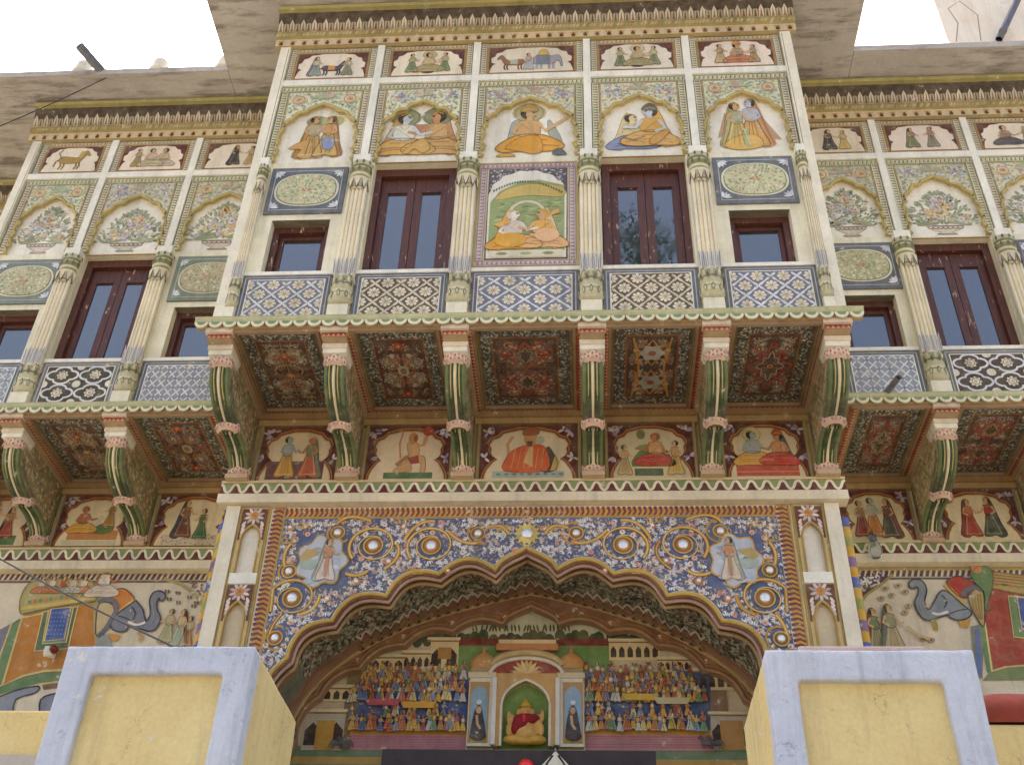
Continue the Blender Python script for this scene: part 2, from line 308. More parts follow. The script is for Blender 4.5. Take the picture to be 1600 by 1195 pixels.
def fig_sit(cv, x, y, h, lower, top, skin=SKIN, f=1, halo=None, hair=BLACK, hat=None, arm=(.42, .5), shawl=None):
    P = lambda a, b: (x + a * h * f, y + b * h); L = cv.L
    if halo: cv.ell(*P(0, .84), .24 * h, .19 * h, halo); cv.ring(*P(0, .84), .2 * h, .02 * h, dark(halo, .8))
    if shawl: cv.sp([P(-.05, .95), P(-.16, .8), P(-.28, .35), P(-.42, .05), P(-.1, .05)], shawl)
    cv.L = L + 1
    lo = [P(-.14, .36), P(.14, .36), P(.3, .3), P(.48, .16), P(.46, .05), P(.25, .0), P(-.1, .01), P(-.36, .0), P(-.46, .08), P(-.36, .22)]
    lo = cv.sp(lo, lower); cv.sp([P(-.13, .33), P(.13, .33), P(.16, .52), P(.13, .66), P(-.13, .66), P(-.16, .5)], top); cv.L = L + 2
    cv.stroke(lo, .016 * h, dark(lower), True); hl = mixc(lower, (250, 236, 200), .45)
    for q_ in ((-.34, .06, -.1, .16, .05, .1), (-.3, .14, 0, .2, .3, .12), (.1, .08, .28, .16, .42, .1), (-.2, .27, .05, .27, .25, .24)): cv.stroke(bez(P(*q_[:2]), P(*q_[2:4]), P(*q_[4:]), 6), .011 * h, dark(lower, .76)); cv.stroke(bez(P(q_[0], q_[1] + .03), P(q_[2], q_[3] + .03), P(q_[4], q_[5] + .03), 6), .007 * h, hl)
    cv.stroke([P(-.14, .35), P(0, .32), P(.14, .35)], .024 * h, dark(top, .68)); cv.stroke([P(-.07, .65), P(.0, .55), P(.07, .65)], .014 * h, (224, 186, 84)); cv.stroke([P(-.12, .6), P(.1, .38)], .012 * h, dark(top, .8))
    cv.stroke([P(.13, .62), P(.24, .44), P(*arm)], .06 * h, skin); cv.stroke([P(-.13, .62), P(-.22, .42), P(-.06, .34)], .06 * h, skin)
    cv.ell(*P(-.02, .82), .105 * h, .12 * h, hair); cv.L = L + 3; cv.ell(*P(.03, .8), .075 * h, .095 * h, skin); cv.sp([P(-.04, .66), P(.05, .66), P(.05, .74), P(-.03, .74)], skin)
    if hat: cv.sp([P(-.11, .85), P(.12, .86), P(.09, .97), P(0, 1.03), P(-.09, .96)], hat)
    cv.L = L + 4; cv.sp([P(.045, .815), P(.085, .815), P(.085, .835), P(.045, .835)], BLACK); cv.stroke([P(.03, .855), P(.09, .855)], .009 * h, BLACK); cv.stroke([P(.06, .75), P(.095, .75)], .01 * h, (150, 60, 50)); cv.stroke([P(-.08, .88), P(.0, .92), P(.08, .88)], .016 * h, (222, 184, 84)); cv.L = L
def horse(cv, x, y, s, col, f=1, cloth=None):
    P = lambda a, b: (x + a * s * f, y + b * s); L = cv.L
    for a in (-.3, -.2, .18, .27): cv.stroke([P(a, .3), P(a + .03, .15), P(a - .01, 0)], .06 * s, dark(col, .8))
    cv.stroke([P(-.36, .45), P(-.46, .35), P(-.48, .12)], .05 * s, dark(col, .7)); cv.L = L + 1
    cv.sp([P(-.38, .36), P(-.36, .52), P(-.2, .56), P(.1, .5), P(.22, .56), P(.34, .76), P(.42, .8), P(.54, .62), P(.5, .57), P(.42, .62), P(.34, .44), P(.24, .28), P(0, .25), P(-.25, .26)], col); cv.L = L + 2
    if cloth: cv.sp([P(-.16, .3), P(.1, .3), P(.1, .52), P(-.16, .56)], cloth)
    cv.L = L
def small_elephant(cv, x, y, s, col, cloth, f=1):
    P = lambda a, b: (x + a * s * f, y + b * s); L = cv.L
    for a in (-.25, -.12, .12, .24): cv.stroke([P(a, .35), P(a, 0)], .09 * s, col)
    cv.L = L + 1; cv.sp([P(-.36, .3), P(-.34, .58), P(-.1, .66), P(.2, .62), P(.34, .68), P(.46, .55), P(.5, .3), P(.52, .12), P(.46, .12), P(.42, .36), P(.3, .38), P(.26, .28), P(-.3, .25)], col); cv.L = L + 2
    cv.sp([P(-.28, .22), P(.14, .22), P(.14, .66), P(-.28, .68)], cloth); cv.sp([P(-.2, .68), P(.08, .68), P(.05, .86), P(-.06, .95), P(-.17, .86)], YEL); cv.L = L
def vase(cv, x, y, w, h, seed, dome=False):
    r = random.Random(seed); G = [(150, 158, 122), (168, 174, 138), (136, 146, 118), (186, 186, 152), (176, 178, 160)]; F = [(196, 198, 212), (214, 206, 214), (228, 206, 150), (222, 188, 150), (212, 216, 206), (206, 192, 172), (226, 220, 190)]
    L = cv.L; b = .2 * h
    cv.sp([(x - .3 * w, y + b), (x + .3 * w, y + b), (x + .2 * w, y + .45 * b), (x + .1 * w, y + .3 * b), (x + .18 * w, y), (x - .18 * w, y), (x - .1 * w, y + .3 * b), (x - .2 * w, y + .45 * b)], (222, 208, 184)); cv.L = L + 1
    for i in range(7):
        u = x - .27 * w + i * .09 * w; cv.ring(u, y + b * .9, .05 * w, .014 * w, (84, 78, 82), 9, math.pi, 2 * math.pi)
    cv.stroke([(x - .34 * w, y + b), (x + .34 * w, y + b)], .018 * w, (104, 98, 96)); cv.stroke([(x - .18 * w, y + .02 * h), (x + .18 * w, y + .02 * h)], .014 * w, (120, 112, 104))
    for i in range(260):
        t = r.random(); a = r.uniform(-1, 1); ww = (.56 * w * (1 - t ** 2.2) + .05 * w); u, v = x + a * ww, y + b * 1.12 + t * (h - b * 1.2)
        cv.L = L + (i % 3); cv.leaf(u, v, math.atan2(t + .25, a) + r.uniform(-.7, .7), .12 * w * r.uniform(.6, 1.2), .05 * w, r.choice(G))
    for i in range(34):
        t = r.random() ** 1.1; a = r.uniform(-1, 1); ww = .48 * w * (1 - t ** 2.2); u, v = x + a * ww, y + b * 1.3 + t * (h * .92 - b * 1.3)
        cv.L = L + 3; cv.flower(u, v, .075 * w * r.uniform(.7, 1.25), r.choice((6, 8)), r.choice(F), r.choice([YEL, ORANGE, (150, 120, 110)]), r.uniform(0, 3))
    for i in range(3): cv.leaf(x - .5 * w, y + b * 1.05, .2 + i * .25, .5 * w, .06 * w, G[0]); cv.leaf(x + .5 * w, y + b * 1.05, math.pi - .2 - i * .25, .5 * w, .06 * w, G[1])
    cv.L = L
# frieze scenes: (canvas, half width, height) with the ground line at y = 0
def scene_horses(cv, a, h): fig_stand(cv, -.55 * a, .06 * h, .82 * h, (150, 158, 150), (190, 188, 160), f=1, veil=(128, 132, 150)); horse(cv, .05 * a, .08 * h, .72 * h, (76, 70, 84), 1, ORANGE); fig_stand(cv, .6 * a, .06 * h, .75 * h, (150, 156, 132), (196, 190, 160), f=-1)
def scene_court(cv, a, h): fig_stand(cv, -.55 * a, .08 * h, .8 * h, (128, 142, 100), (168, 170, 130), f=1); fig_sit(cv, .05 * a, .1 * h, .85 * h, (176, 160, 112), (206, 186, 140), halo=(204, 196, 150)); cv.ell(.02 * a, .1 * h, .22 * a, .06 * h, (84, 76, 78)); fig_stand(cv, .6 * a, .1 * h, .8 * h, (138, 150, 104), (178, 178, 138), f=-1)
def scene_procession(cv, a, h): horse(cv, -.55 * a, .08 * h, .75 * h, (160, 104, 72), -1, (170, 176, 150)); fig_stand(cv, -.08 * a, .06 * h, .7 * h, (190, 188, 196), (190, 170, 170)); small_elephant(cv, .42 * a, .08 * h, .85 * h, (168, 164, 168), (118, 124, 138), 1)
def scene_lion(cv, a, h): horse(cv, -.02 * a, .08 * h, .95 * h, (190, 150, 84), 1); cv.L += 3; cv.stroke([(-.45 * a, .5 * h), (-.7 * a, .75 * h), (-.55 * a, .9 * h)], .03 * h, (150, 116, 70)); cv.ell(.42 * a, .66 * h, .13 * a, .16 * h, (206, 168, 96)); cv.L -= 3
def scene_seated(cv, a, h): fig_stand(cv, -.6 * a, .1 * h, .78 * h, (180, 160, 96), (196, 170, 120)); fig_sit(cv, -.05 * a, .12 * h, .8 * h, (214, 196, 160), (220, 200, 170)); fig_sit(cv, .45 * a, .12 * h, .8 * h, (206, 190, 160), (214, 196, 160), f=-1)
def scene_dance(cv, a, h): fig_stand(cv, -.15 * a, .08 * h, .85 * h, (74, 70, 72), (64, 60, 62), f=1, veil=(84, 80, 80)); fig_stand(cv, .45 * a, .08 * h, .8 * h, (208, 176, 110), (206, 180, 130), f=-1)
def scene_pair(cv, a, h): fig_stand(cv, -.35 * a, .08 * h, .82 * h, (134, 138, 100), (166, 140, 110), f=1, veil=(150, 150, 118)); fig_stand(cv, .38 * a, .08 * h, .85 * h, (150, 144, 112), (160, 128, 108), f=-1)
def scene_rest(cv, a, h): fig_sit(cv, -.3 * a, .1 * h, .85 * h, (92, 84, 96), (160, 130, 110)); fig_stand(cv, .5 * a, .08 * h, .78 * h, (160, 156, 120), (180, 150, 120), f=-1)
def scene_banner(cv, a, h): fig_stand(cv, -.55 * a, .08 * h, .8 * h, (196, 176, 120), (176, 150, 120)); fig_sit(cv, .05 * a, .1 * h, .85 * h, (196, 120, 80), (170, 150, 120), hat=ORANGE); fig_stand(cv, .6 * a, .08 * h, .75 * h, (190, 160, 110), (160, 150, 120), f=-1)
# niche scenes in world x/z, origin at niche foot centre; w = half width, h = arch height
OR2 = (226, 178, 96)
def niche_couple(cv, w, h):
    cv.ell(-.12 * w, .74 * h, .3 * w, .1 * h, (170, 178, 130)); cv.ell(.3 * w, .74 * h, .32 * w, .1 * h, (176, 180, 128)); cv.L += 1
    fig_stand(cv, -.15 * w, .08 * h, .76 * h, OR2, (206, 200, 150), veil=(212, 160, 84), f=1); fig_stand(cv, .25 * w, .1 * h, .74 * h, (216, 176, 92), (206, 150, 96), veil=(198, 146, 88), f=-1)
    cv.L += 2; cv.sp([(.12 * w, .42 * h), (.4 * w, .43 * h), (.44 * w, .27 * h), (.3 * w, .22 * h), (.16 * w, .27 * h)], (152, 160, 200)); cv.sp([(-.75 * w, .26 * h), (-.2 * w, .42 * h), (-.1 * w, .1 * h), (-.5 * w, .12 * h), (-.4 * w, .24 * h)], OR2); cv.L -= 3
def niche_seated(cv, w, h):
    cv.rect(-.2 * w, .5 * h, .5 * w, .64 * h, (196, 140, 104)); cv.L += 1
    fig_sit(cv, -.42 * w, .1 * h, .78 * h, OR2, (226, 222, 206), (206, 208, 206), f=1, halo=(150, 154, 110), shawl=(212, 160, 96)); fig_sit(cv, .42 * w, .1 * h, .8 * h, (222, 176, 106), (226, 184, 118), (206, 150, 108), f=-1, halo=(150, 154, 116), shawl=(208, 160, 110))
    cv.L += 3; cv.sp([(-.4 * w, .14 * h), (-.05 * w, .34 * h), (.15 * w, .36 * h), (.3 * w, .2 * h), (.1 * w, .12 * h), (-.1 * w, .2 * h), (-.25 * w, .12 * h)], OR2); cv.L -= 4
def niche_deity(cv, w, h):
    cv.sp([(-.62 * w, .22 * h), (-.5 * w, .3 * h), (-.4 * w, .62 * h), (-.2 * w, .66 * h), (-.3 * w, .5 * h), (-.42 * w, .2 * h)], (174, 174, 160)); cv.sp([(.4 * w, .64 * h), (.5 * w, .6 * h), (.72 * w, .28 * h), (.56 * w, .22 * h), (.42 * w, .4 * h)], (176, 176, 160)); cv.L += 1
    fig_sit(cv, -.02 * w, .1 * h, .82 * h, (226, 166, 62), (212, 170, 110), (214, 176, 120), halo=(190, 176, 122), hat=(200, 160, 84), arm=(.55, .72)); cv.L += 3
    cv.sp([(-.15 * w, .36 * h), (.2 * w, .36 * h), (.3 * w, .12 * h), (.1 * w, .06 * h), (-.15 * w, .1 * h), (-.5 * w, .16 * h), (-.45 * w, .24 * h)], (228, 166, 58)); cv.stroke([(.0, .62 * h), (.06 * w, .5 * h), (.0, .42 * h)], .06 * w, (206, 170, 120))
    cv.sp([(-.7 * w, .02 * h), (-.66 * w, .06 * h), (-.5 * w, .08 * h), (-.34 * w, .06 * h), (-.32 * w, .02 * h)], (222, 170, 76)); cv.sp([(.52 * w, .04 * h), (.56 * w, .12 * h), (.68 * w, .14 * h), (.78 * w, .08 * h), (.8 * w, .03 * h)], (112, 112, 118)); cv.L -= 4
def niche_embrace(cv, w, h):
    fig_sit(cv, -.22 * w, .1 * h, .66 * h, (150, 158, 192), (228, 208, 160), (232, 210, 166), f=1, arm=(.4, .56), shawl=(226, 206, 150)); cv.L += 5
    fig_sit(cv, .26 * w, .14 * h, .72 * h, OR2, (226, 172, 84), (206, 208, 206), f=-1, arm=(.44, .46), shawl=(222, 166, 84), hat=(110, 104, 104)); cv.L -= 5
    cv.L += 9; cv.sp([(.3 * w, .3 * h), (.72 * w, .4 * h), (.6 * w, .28 * h), (.36 * w, .16 * h), (.2 * w, .18 * h)], (224, 170, 84)); cv.stroke([(-.5 * w, .3 * h), (-.2 * w, .24 * h), (.1 * w, .3 * h)], .03 * w, (112, 118, 156)); cv.L -= 9
def niche_tents(cv, w, h):
    cv.sp([(-.75 * w, .26 * h), (-.5 * w, .7 * h), (-.35 * w, .6 * h), (-.42 * w, .3 * h)], (196, 156, 120)); cv.sp([(-.5 * w, .24 * h), (-.4 * w, .6 * h), (-.3 * w, .3 * h)], (96, 92, 90)); cv.sp([(.32 * w, .62 * h), (.42 * w, .64 * h), (.86 * w, .2 * h), (.46 * w, .22 * h)], (196, 156, 122)); cv.sp([(.26 * w, .56 * h), (.4 * w, .6 * h), (.44 * w, .24 * h), (.34 * w, .3 * h)], (112, 108, 104)); cv.L += 1
    fig_stand(cv, -.22 * w, .08 * h, .8 * h, (214, 186, 104), (196, 196, 140), veil=(206, 190, 130), f=1); fig_stand(cv, .16 * w, .08 * h, .86 * h, (224, 172, 84), (190, 196, 200), (190, 196, 206), f=-1, veil=(206, 150, 100)); cv.L += 2
    cv.sp([(-.6 * w, .1 * h), (-.2 * w, .04 * h), (.3 * w, .08 * h), (.36 * w, .2 * h), (.1 * w, .3 * h), (-.4 * w, .24 * h)], (226, 182, 92)); cv.sp([(-.1 * w, .1 * h), (.04 * w, .08 * h), (.04 * w, .4 * h), (-.06 * w, .42 * h)], (170, 180, 130)); cv.L -= 3
# scenes for the cusped wall panels behind the brackets: (canvas, half width, height), foot at y = 0
def wall_bluefigure(cv, a, h):
    cv.rect(-.86 * a, .0, .8 * a, .36 * h, (108, 62, 70)); cv.L += 1; fig_stand(cv, -.32 * a, .02 * h, .86 * h, (218, 162, 62), (150, 164, 160), (158, 170, 166), f=1, veil=None, arm=.66); fig_stand(cv, .36 * a, .02 * h, .84 * h, (204, 108, 66), (140, 146, 100), (196, 120, 80), veil=(132, 140, 110), f=-1, hair=(196, 120, 72)); cv.L -= 1
def wall_kneeler(cv, a, h):
    cv.rect(-.62 * a, .0, .7 * a, .12 * h, (88, 122, 70)); cv.L += 1; cv.stroke([(-.2 * a, .4 * h), (-.26 * a, .7 * h), (-.2 * a, .92 * h), (-.26 * a, .98 * h)], .03 * h, (196, 140, 96))
    cv.sp([(-.34 * a, .12 * h), (-.3 * a, .2 * h), (-.02 * a, .34 * h), (.0, .5 * h), (-.06 * a, .7 * h), (.2 * a, .72 * h), (.3 * a, .55 * h), (.3 * a, .46 * h), (.46 * a, .42 * h), (.5 * a, .14 * h), (.36 * a, .13 * h), (.36 * a, .3 * h), (.1 * a, .3 * h), (.12 * a, .14 * h)], (220, 170, 118)); cv.L += 1
    cv.ell(.1 * a, .8 * h, .13 * a, .12 * h, (196, 136, 76)); cv.ell(.17 * a, .8 * h, .06 * a, .07 * h, (150, 84, 60)); cv.stroke([(.25 * a, .66 * h), (.4 * a, .66 * h), (.48 * a, .88 * h)], .07 * h, (216, 164, 112)); cv.ell(.5 * a, .95 * h, .15 * a, .1 * h, (176, 56, 42)); cv.sp([(-.02 * a, .4 * h), (.28 * a, .46 * h), (.32 * a, .3 * h), (.1 * a, .28 * h)], (150, 70, 60)); cv.stroke([(-.3 * a, .26 * h), (0, .44 * h)], .07 * h, (176, 120, 76)); cv.L -= 2
def wall_noble(cv, a, h):
    cv.rect(-.84 * a, .0, .82 * a, .13 * h, (172, 184, 172)); cv.L += 1
    for i in range(9): cv.leaf(-.75 * a + i * .18 * a, .065 * h, 0, .13 * a, .05 * h, (120, 132, 128))
    cv.sp([(.3 * a, .13 * h), (.42 * a, .6 * h), (.56 * a, .5 * h), (.66 * a, .3 * h), (.6 * a, .13 * h)], (70, 68, 56)); cv.sp([(.5 * a, .13 * h), (.62 * a, .46 * h), (.72 * a, .3 * h), (.66 * a, .13 * h)], (190, 158, 90))
    cv.sp([(-.56 * a, .13 * h), (-.5 * a, .42 * h), (-.44 * a, .5 * h), (-.1 * a, .64 * h), (.3 * a, .64 * h), (.44 * a, .48 * h), (.42 * a, .13 * h)], (206, 92, 48)); cv.L += 1
    for i in range(6): cv.stroke([(-.4 * a + i * .14 * a, .18 * h), (-.3 * a + i * .13 * a, .58 * h)], .02 * h, (226, 140, 78))
    cv.stroke([(-.46 * a, .48 * h), (-.5 * a, .66 * h), (-.38 * a, .82 * h)], .05 * h, (214, 160, 110)); cv.sp([(-.12 * a, .3 * h), (.02 * a, .62 * h), (.1 * a, .6 * h), (.1 * a, .2 * h)], (226, 184, 120)); cv.ell(.04 * a, .78 * h, .16 * a, .16 * h, (206, 152, 100)); cv.L += 1
    cv.sp([(-.12 * a, .84 * h), (.22 * a, .86 * h), (.2 * a, .98 * h), (.02 * a, 1.0 * h), (-.12 * a, .94 * h)], (170, 96, 52)); cv.sp([(-.06 * a, .72 * h), (.1 * a, .72 * h), (.06 * a, .6 * h), (-.04 * a, .62 * h)], (96, 60, 44)); cv.ell(.26 * a, .74 * h, .1 * a, .08 * h, (190, 186, 160)); cv.L -= 3
def wall_couch(cv, a, h):
    cv.rect(-.45 * a, .02 * h, .3 * a, .16 * h, (82, 108, 76)); cv.sp([(-.5 * a, .2 * h), (-.3 * a, .5 * h), (.1 * a, .55 * h), (.45 * a, .5 * h), (.42 * a, .2 * h)], (98, 128, 72)); cv.L += 1; cv.stroke([(-.5 * a, .18 * h), (.45 * a, .18 * h)], .035 * h, (222, 202, 150)); cv.rect(-.05 * a, .3 * h, .2 * a, .48 * h, (84, 92, 110))
    fig_sit(cv, .12 * a, .2 * h, .72 * h, (190, 60, 50), (214, 164, 110), (190, 120, 80), f=-1, hair=(150, 84, 60)); fig_stand(cv, -.7 * a, .02 * h, .62 * h, (196, 164, 110), (206, 170, 120)); fig_stand(cv, .64 * a, .02 * h, .7 * h, (206, 172, 92), (204, 164, 110), f=-1); cv.sp([(-.45 * a, .55 * h), (-.3 * a, .62 * h), (.05 * a, .66 * h), (-.1 * a, .5 * h)], (150, 150, 98)); cv.ell(-.25 * a, .84 * h, .12 * a, .1 * h, (130, 134, 88)); cv.L -= 1
def wall_rug(cv, a, h):
    cv.rect(-.86 * a, .0, .86 * a, .3 * h, (190, 82, 66)); cv.L += 1; cv.stroke([(-.86 * a, .08 * h), (.86 * a, .08 * h)], .02 * h, (214, 140, 110)); fig_sit(cv, -.34 * a, .2 * h, .74 * h, (218, 166, 72), (166, 178, 166), (170, 182, 172), f=1, halo=(206, 196, 140)); fig_sit(cv, .38 * a, .2 * h, .7 * h, (196, 58, 46), (206, 150, 100), (196, 130, 86), f=-1, hat=(186, 84, 50), shawl=(70, 96, 96)); cv.L -= 1
def wall_ladies(cv, a, h):
    cv.rect(-.84 * a, .0, .7 * a, .2 * h, (84, 122, 66)); cv.L += 1; fig_stand(cv, -.3 * a, .14 * h, .8 * h, (168, 62, 54), (190, 120, 80), f=1); fig_stand(cv, .28 * a, .14 * h, .68 * h, (176, 64, 52), (196, 130, 86), veil=(60, 56, 54), f=1); cv.L -= 1
def wall_scribe(cv, a, h):
    cv.rect(-.84 * a, .0, .84 * a, .09 * h, (206, 192, 160)); cv.rect(-.72 * a, .1 * h, .84 * a, .3 * h, (190, 124, 62)); cv.L += 1; fig_sit(cv, -.34 * a, .24 * h, .62 * h, (212, 156, 60), (180, 96, 66), (180, 96, 66), f=1, hair=(168, 88, 62)); cv.sp([(.04 * a, .26 * h), (.2 * a, .42 * h), (.6 * a, .44 * h), (.66 * a, .3 * h), (.4 * a, .22 * h)], (92, 124, 66)); cv.sp([(-.02 * a, .34 * h), (.18 * a, .64 * h), (.3 * a, .56 * h), (.1 * a, .36 * h)], (214, 200, 170)); fig_stand(cv, .48 * a, .36 * h, .56 * h, (170, 120, 60), (150, 110, 70), f=-1); cv.L -= 1
def wall_caped(cv, a, h):
    cv.rect(-.84 * a, .0, .84 * a, .2 * h, (214, 196, 164)); cv.L += 1; scatter(cv, lambda u, v: True, (-.8 * a, .02 * h, .8 * a, .18 * h), .07 * h, .05 * h, .02 * h, [(150, 110, 80), (120, 130, 90)]); fig_stand(cv, -.24 * a, .12 * h, .84 * h, (120, 66, 50), (150, 96, 60), veil=(60, 66, 96), f=1); fig_stand(cv, .3 * a, .1 * h, .66 * h, (72, 112, 66), (80, 116, 72), f=-1); cv.L -= 1
def wall_group(cv, a, h): fig_stand(cv, -.5 * a, .08 * h, .78 * h, (150, 56, 52), (170, 130, 90), f=1); fig_stand(cv, -.12 * a, .08 * h, .84 * h, (206, 130, 60), (176, 176, 160), (176, 178, 170), f=1); fig_stand(cv, .36 * a, .06 * h, .84 * h, (80, 78, 66), (120, 80, 60), veil=(140, 70, 60), f=-1); cv.ell(-.3 * a, .14 * h, .2 * a, .08 * h, (104, 130, 90))
def wall_twomen(cv, a, h): fig_stand(cv, -.28 * a, .08 * h, .8 * h, (176, 66, 48), (196, 110, 70), f=1, veil=(150, 60, 50)); fig_stand(cv, .3 * a, .08 * h, .84 * h, (60, 80, 60), (170, 60, 50), f=-1, veil=(64, 70, 76))
# ------------------------------------------------------------------ the ground and the mansion
m = MB(); m.face([(-400, -400, GZ), (400, -400, GZ), (400, 400, GZ), (-400, 400, GZ)], (186, 166, 136)); g = m.build('ground', None, 'sandy_ground', org=(0, 0, GZ)); g['kind'] = 'structure'
HV = empty('painted_mansion', (0, 2.5, GZ), 'large painted mansion with projecting upper balcony, brown windows and frescoed cusped gateway', 'mansion')
SH = (0, 0)
def part(mb, name, parent=None, mat='painted_plaster', kind=None): return mb.build(name, parent or HV, mat, kind=kind)
# building mass behind the painted skin
m = MB(); m.box(-3.7, 3.7, .32, 3.4, 8.62, 14.9, CREAM); m.box(-8.25, -3.72, 1.97, 5, 8.62, 14.9, CREAM); m.box(3.72, 9.6, 1.97, 5, 8.62, 14.9, CREAM); m.box(-14, -8.27, 3.3, 5, GZ, 14.9, (214, 196, 158)); m.box(-8.25, -3.9, 3.26, 5, GZ, 8.6, CREAM); m.box(3.9, 9.6, 3.26, 5, GZ, 8.6, CREAM); part(m, 'wall')

# ---- columns: one built, the rest copied
def build_column(x, y0):
    m = MB(); m.box(x - .125, x + .125, y0 - .10, y0 + .06, 8.685, 8.92, CREAM); m.box(x - .13, x + .13, y0 - .02, y0 + .06, 8.92, 11.48, CREAM); m.box(x - .115, x + .115, y0 - .1, y0 + .06, 11.485, 11.625, WHITE)
    c = part(m, 'column')
    m = MB(); pr = [(.10, 8.921), (.125, 8.95), (.155, 9.02), (.15, 9.08), (.12, 9.12), (.135, 9.15), (.14, 9.24), (.12, 9.28), (.135, 9.31), (.125, 9.37), (.11, 9.4)]
    gc = [(190, 184, 146), (206, 198, 158), (222, 212, 174), (150, 146, 108), (230, 220, 184), (206, 198, 158), (140, 136, 100), (220, 210, 172), (164, 160, 120), (224, 214, 178)]
    m.lathe(pr, x, y0 - .02, lambda i, j: gc[i], 12, math.pi, 2 * math.pi, 1, .85); cv = CV()
    for k in range(5):
        a = math.pi * (k + .5) / 5; cv.leaf(a, 9.0, math.pi / 2, .12, .34, (112, 112, 70)); cv.L = 1; cv.leaf(a, 9.01, math.pi / 2, .08, .2, (206, 198, 152)); cv.L = 0; cv.leaf(a + .3, 9.3, -math.pi / 2, .1, .3, (104, 104, 70)); cv.leaf(a, 9.26, math.pi / 2, .09, .26, (214, 206, 164))
    m.paint(cv, lambda a, z, h: (x + (.156 + h) * math.cos(a + math.pi), y0 - .02 + (.137 + h) * math.sin(a + math.pi), z)); part(m, 'base', c)
    m = MB()
    for k in range(5):
        u = x - .1 + k * .05; m.lathe([(.0255, 9.4), (.0255, 11.0)], u, y0 - .03 - .035 * math.cos((k - 2) * .5), (242, 226, 188) if k % 2 else (246, 236, 206), 8, math.pi, 2 * math.pi, 1, 1.5)
    for k in range(4): m.box(x - .078 + k * .05, x - .072 + k * .05, y0 - .052, y0 - .02, 9.4, 10.97, (150, 120, 84))
    cv = CV()
    for k in range(6):
        u = x - .115 + k * .046; cv.L = k % 2; cv.poly([(u - .016, 9.4), (u + .016, 9.4), (u + .02, 9.58), (u + (k - 2.5) * .006, 9.72), (u - .02, 9.58)], (196, 196, 198) if k % 2 else (226, 222, 212)); cv.L = 2; cv.stroke([(u, 9.42), (u + (k - 2.5) * .004, 9.66)], .006, (96, 94, 100))
    m.paint(cv, facade(y0 - .108)); part(m, 'shaft', c)
    m = MB(); pr = [(.115, 10.93), (.135, 10.97), (.12, 11.0), (.14, 11.08), (.145, 11.16), (.12, 11.22), (.14, 11.25), (.15, 11.33), (.13, 11.37), (.145, 11.4), (.15, 11.47), (.12, 11.484)]
    gc = [(206, 196, 156), (120, 118, 80), (236, 222, 184), (232, 218, 180), (150, 148, 106), (222, 212, 172), (140, 140, 98), (210, 200, 158), (120, 122, 84), (206, 198, 156), (180, 174, 130)]
    m.lathe(pr, x, y0 - .02, lambda i, j: gc[i], 12, math.pi, 2 * math.pi, 1, .8); cv = CV()
    for k in range(5):
        a = math.pi * (k + .5) / 5; cv.L = 0; cv.poly([(a - .26, 11.12), (a + .26, 11.12), (a + .2, 11.02), (a, 10.9), (a - .2, 11.02)], (70, 64, 50)); cv.L = 1; cv.poly([(a - .25, 11.12), (a + .25, 11.12), (a + .17, 11.04), (a, 10.94), (a - .17, 11.04)], (236, 222, 186)); cv.leaf(a, 11.26, math.pi / 2, .1, .24, (108, 108, 74)); cv.leaf(a + .3, 11.4, math.pi / 2, .08, .24, (96, 98, 70))
    m.paint(cv, lambda a, z, h: (x + (.152 + h) * math.cos(a + math.pi), y0 - .02 + (.124 + h) * math.sin(a + math.pi), z)); part(m, 'capital', c)
    return c
COL0 = build_column(0.803, 0.0)
for x in (-.803, 2.24, -2.24): dup(COL0, HV, (x - .803, 0, 0))
for x in (-5.47, -6.87, 5.24, 6.64, 8.0): dup(COL0, HV, (x - .803, 1.65, 0))
for x in (-3.575, 3.575):       # slimmer half columns against the corner strips
    c = dup(COL0, HV, (x - .803, 0, 0)); c.scale = (.5, .8, 1)
# ---- windows: one tall, one small; the rest copied
def sash_bar(m, x0, x1, y0, y1, z0, z1): m.box(x0, x1, y0, y1, z0, z1, BROWN)
def build_window(xc, hw, z0, z1, y0, leaves):
    yf = y0 + .13; m = MB(); t = .105 if leaves == 2 else .08
    m.box(xc - hw, xc - hw + t, yf, yf + .12, z0, z1, BROWN); m.box(xc + hw - t, xc + hw, yf, yf + .12, z0, z1, BROWN); m.box(xc - hw + t, xc + hw - t, yf, yf + .12, z1 - t * 1.25, z1, BROWN); m.box(xc - hw + t, xc + hw - t, yf, yf + .12, z0, z0 + .05, BROWN)
    w = part(m, 'window', mat='worn_brown_wood'); a, b = xc - hw + t + .004, xc + hw - t - .004; zt = z1 - t * 1.25 - .008; zb = z0 + .055
    n = leaves; ww = (b - a - .008 * (n - 1)) / n; st = .1 if n == 2 else .055
    for i in range(n):
        u0 = a + i * (ww + .008); u1 = u0 + ww; ys = yf + .07; m = MB(); top = .26 if n == 2 else .07; m.box(u0, u0 + st, ys, ys + .05, zb, zt, BROWN); m.box(u1 - st, u1, ys, ys + .05, zb, zt, BROWN); m.box(u0 + st, u1 - st, ys, ys + .05, zt - top, zt, BROWN); m.box(u0 + st, u1 - st, ys, ys + .05, zb, zb + .085, BROWN)
        m.box(u0 + st - .012, u1 - st + .012, ys - .012, ys - .001, zt - top, zt - top + .02, BROWN); m.box(u0 + st - .012, u1 - st + .012, ys - .012, ys - .001, zb + .065, zb + .085, BROWN)
        part(m, 'sash', w, 'worn_brown_wood'); m = MB(); m.box(u0 + st, u1 - st, ys + .02, ys + .028, zb + .085, zt - top, GREY); part(m, 'pane', w, 'window_glass')
    m = MB(); m.sweep([(0, z1 + .002), (-.13, z1 + .002)], xc - hw, xc + hw, [GOLD], y0 + .0, False); m.box(xc - hw, xc + hw, y0 + .1, y0 + .2, z1 + .004, z1 + .05, (176, 146, 76)); part(m, 'lintel', w)
    return w
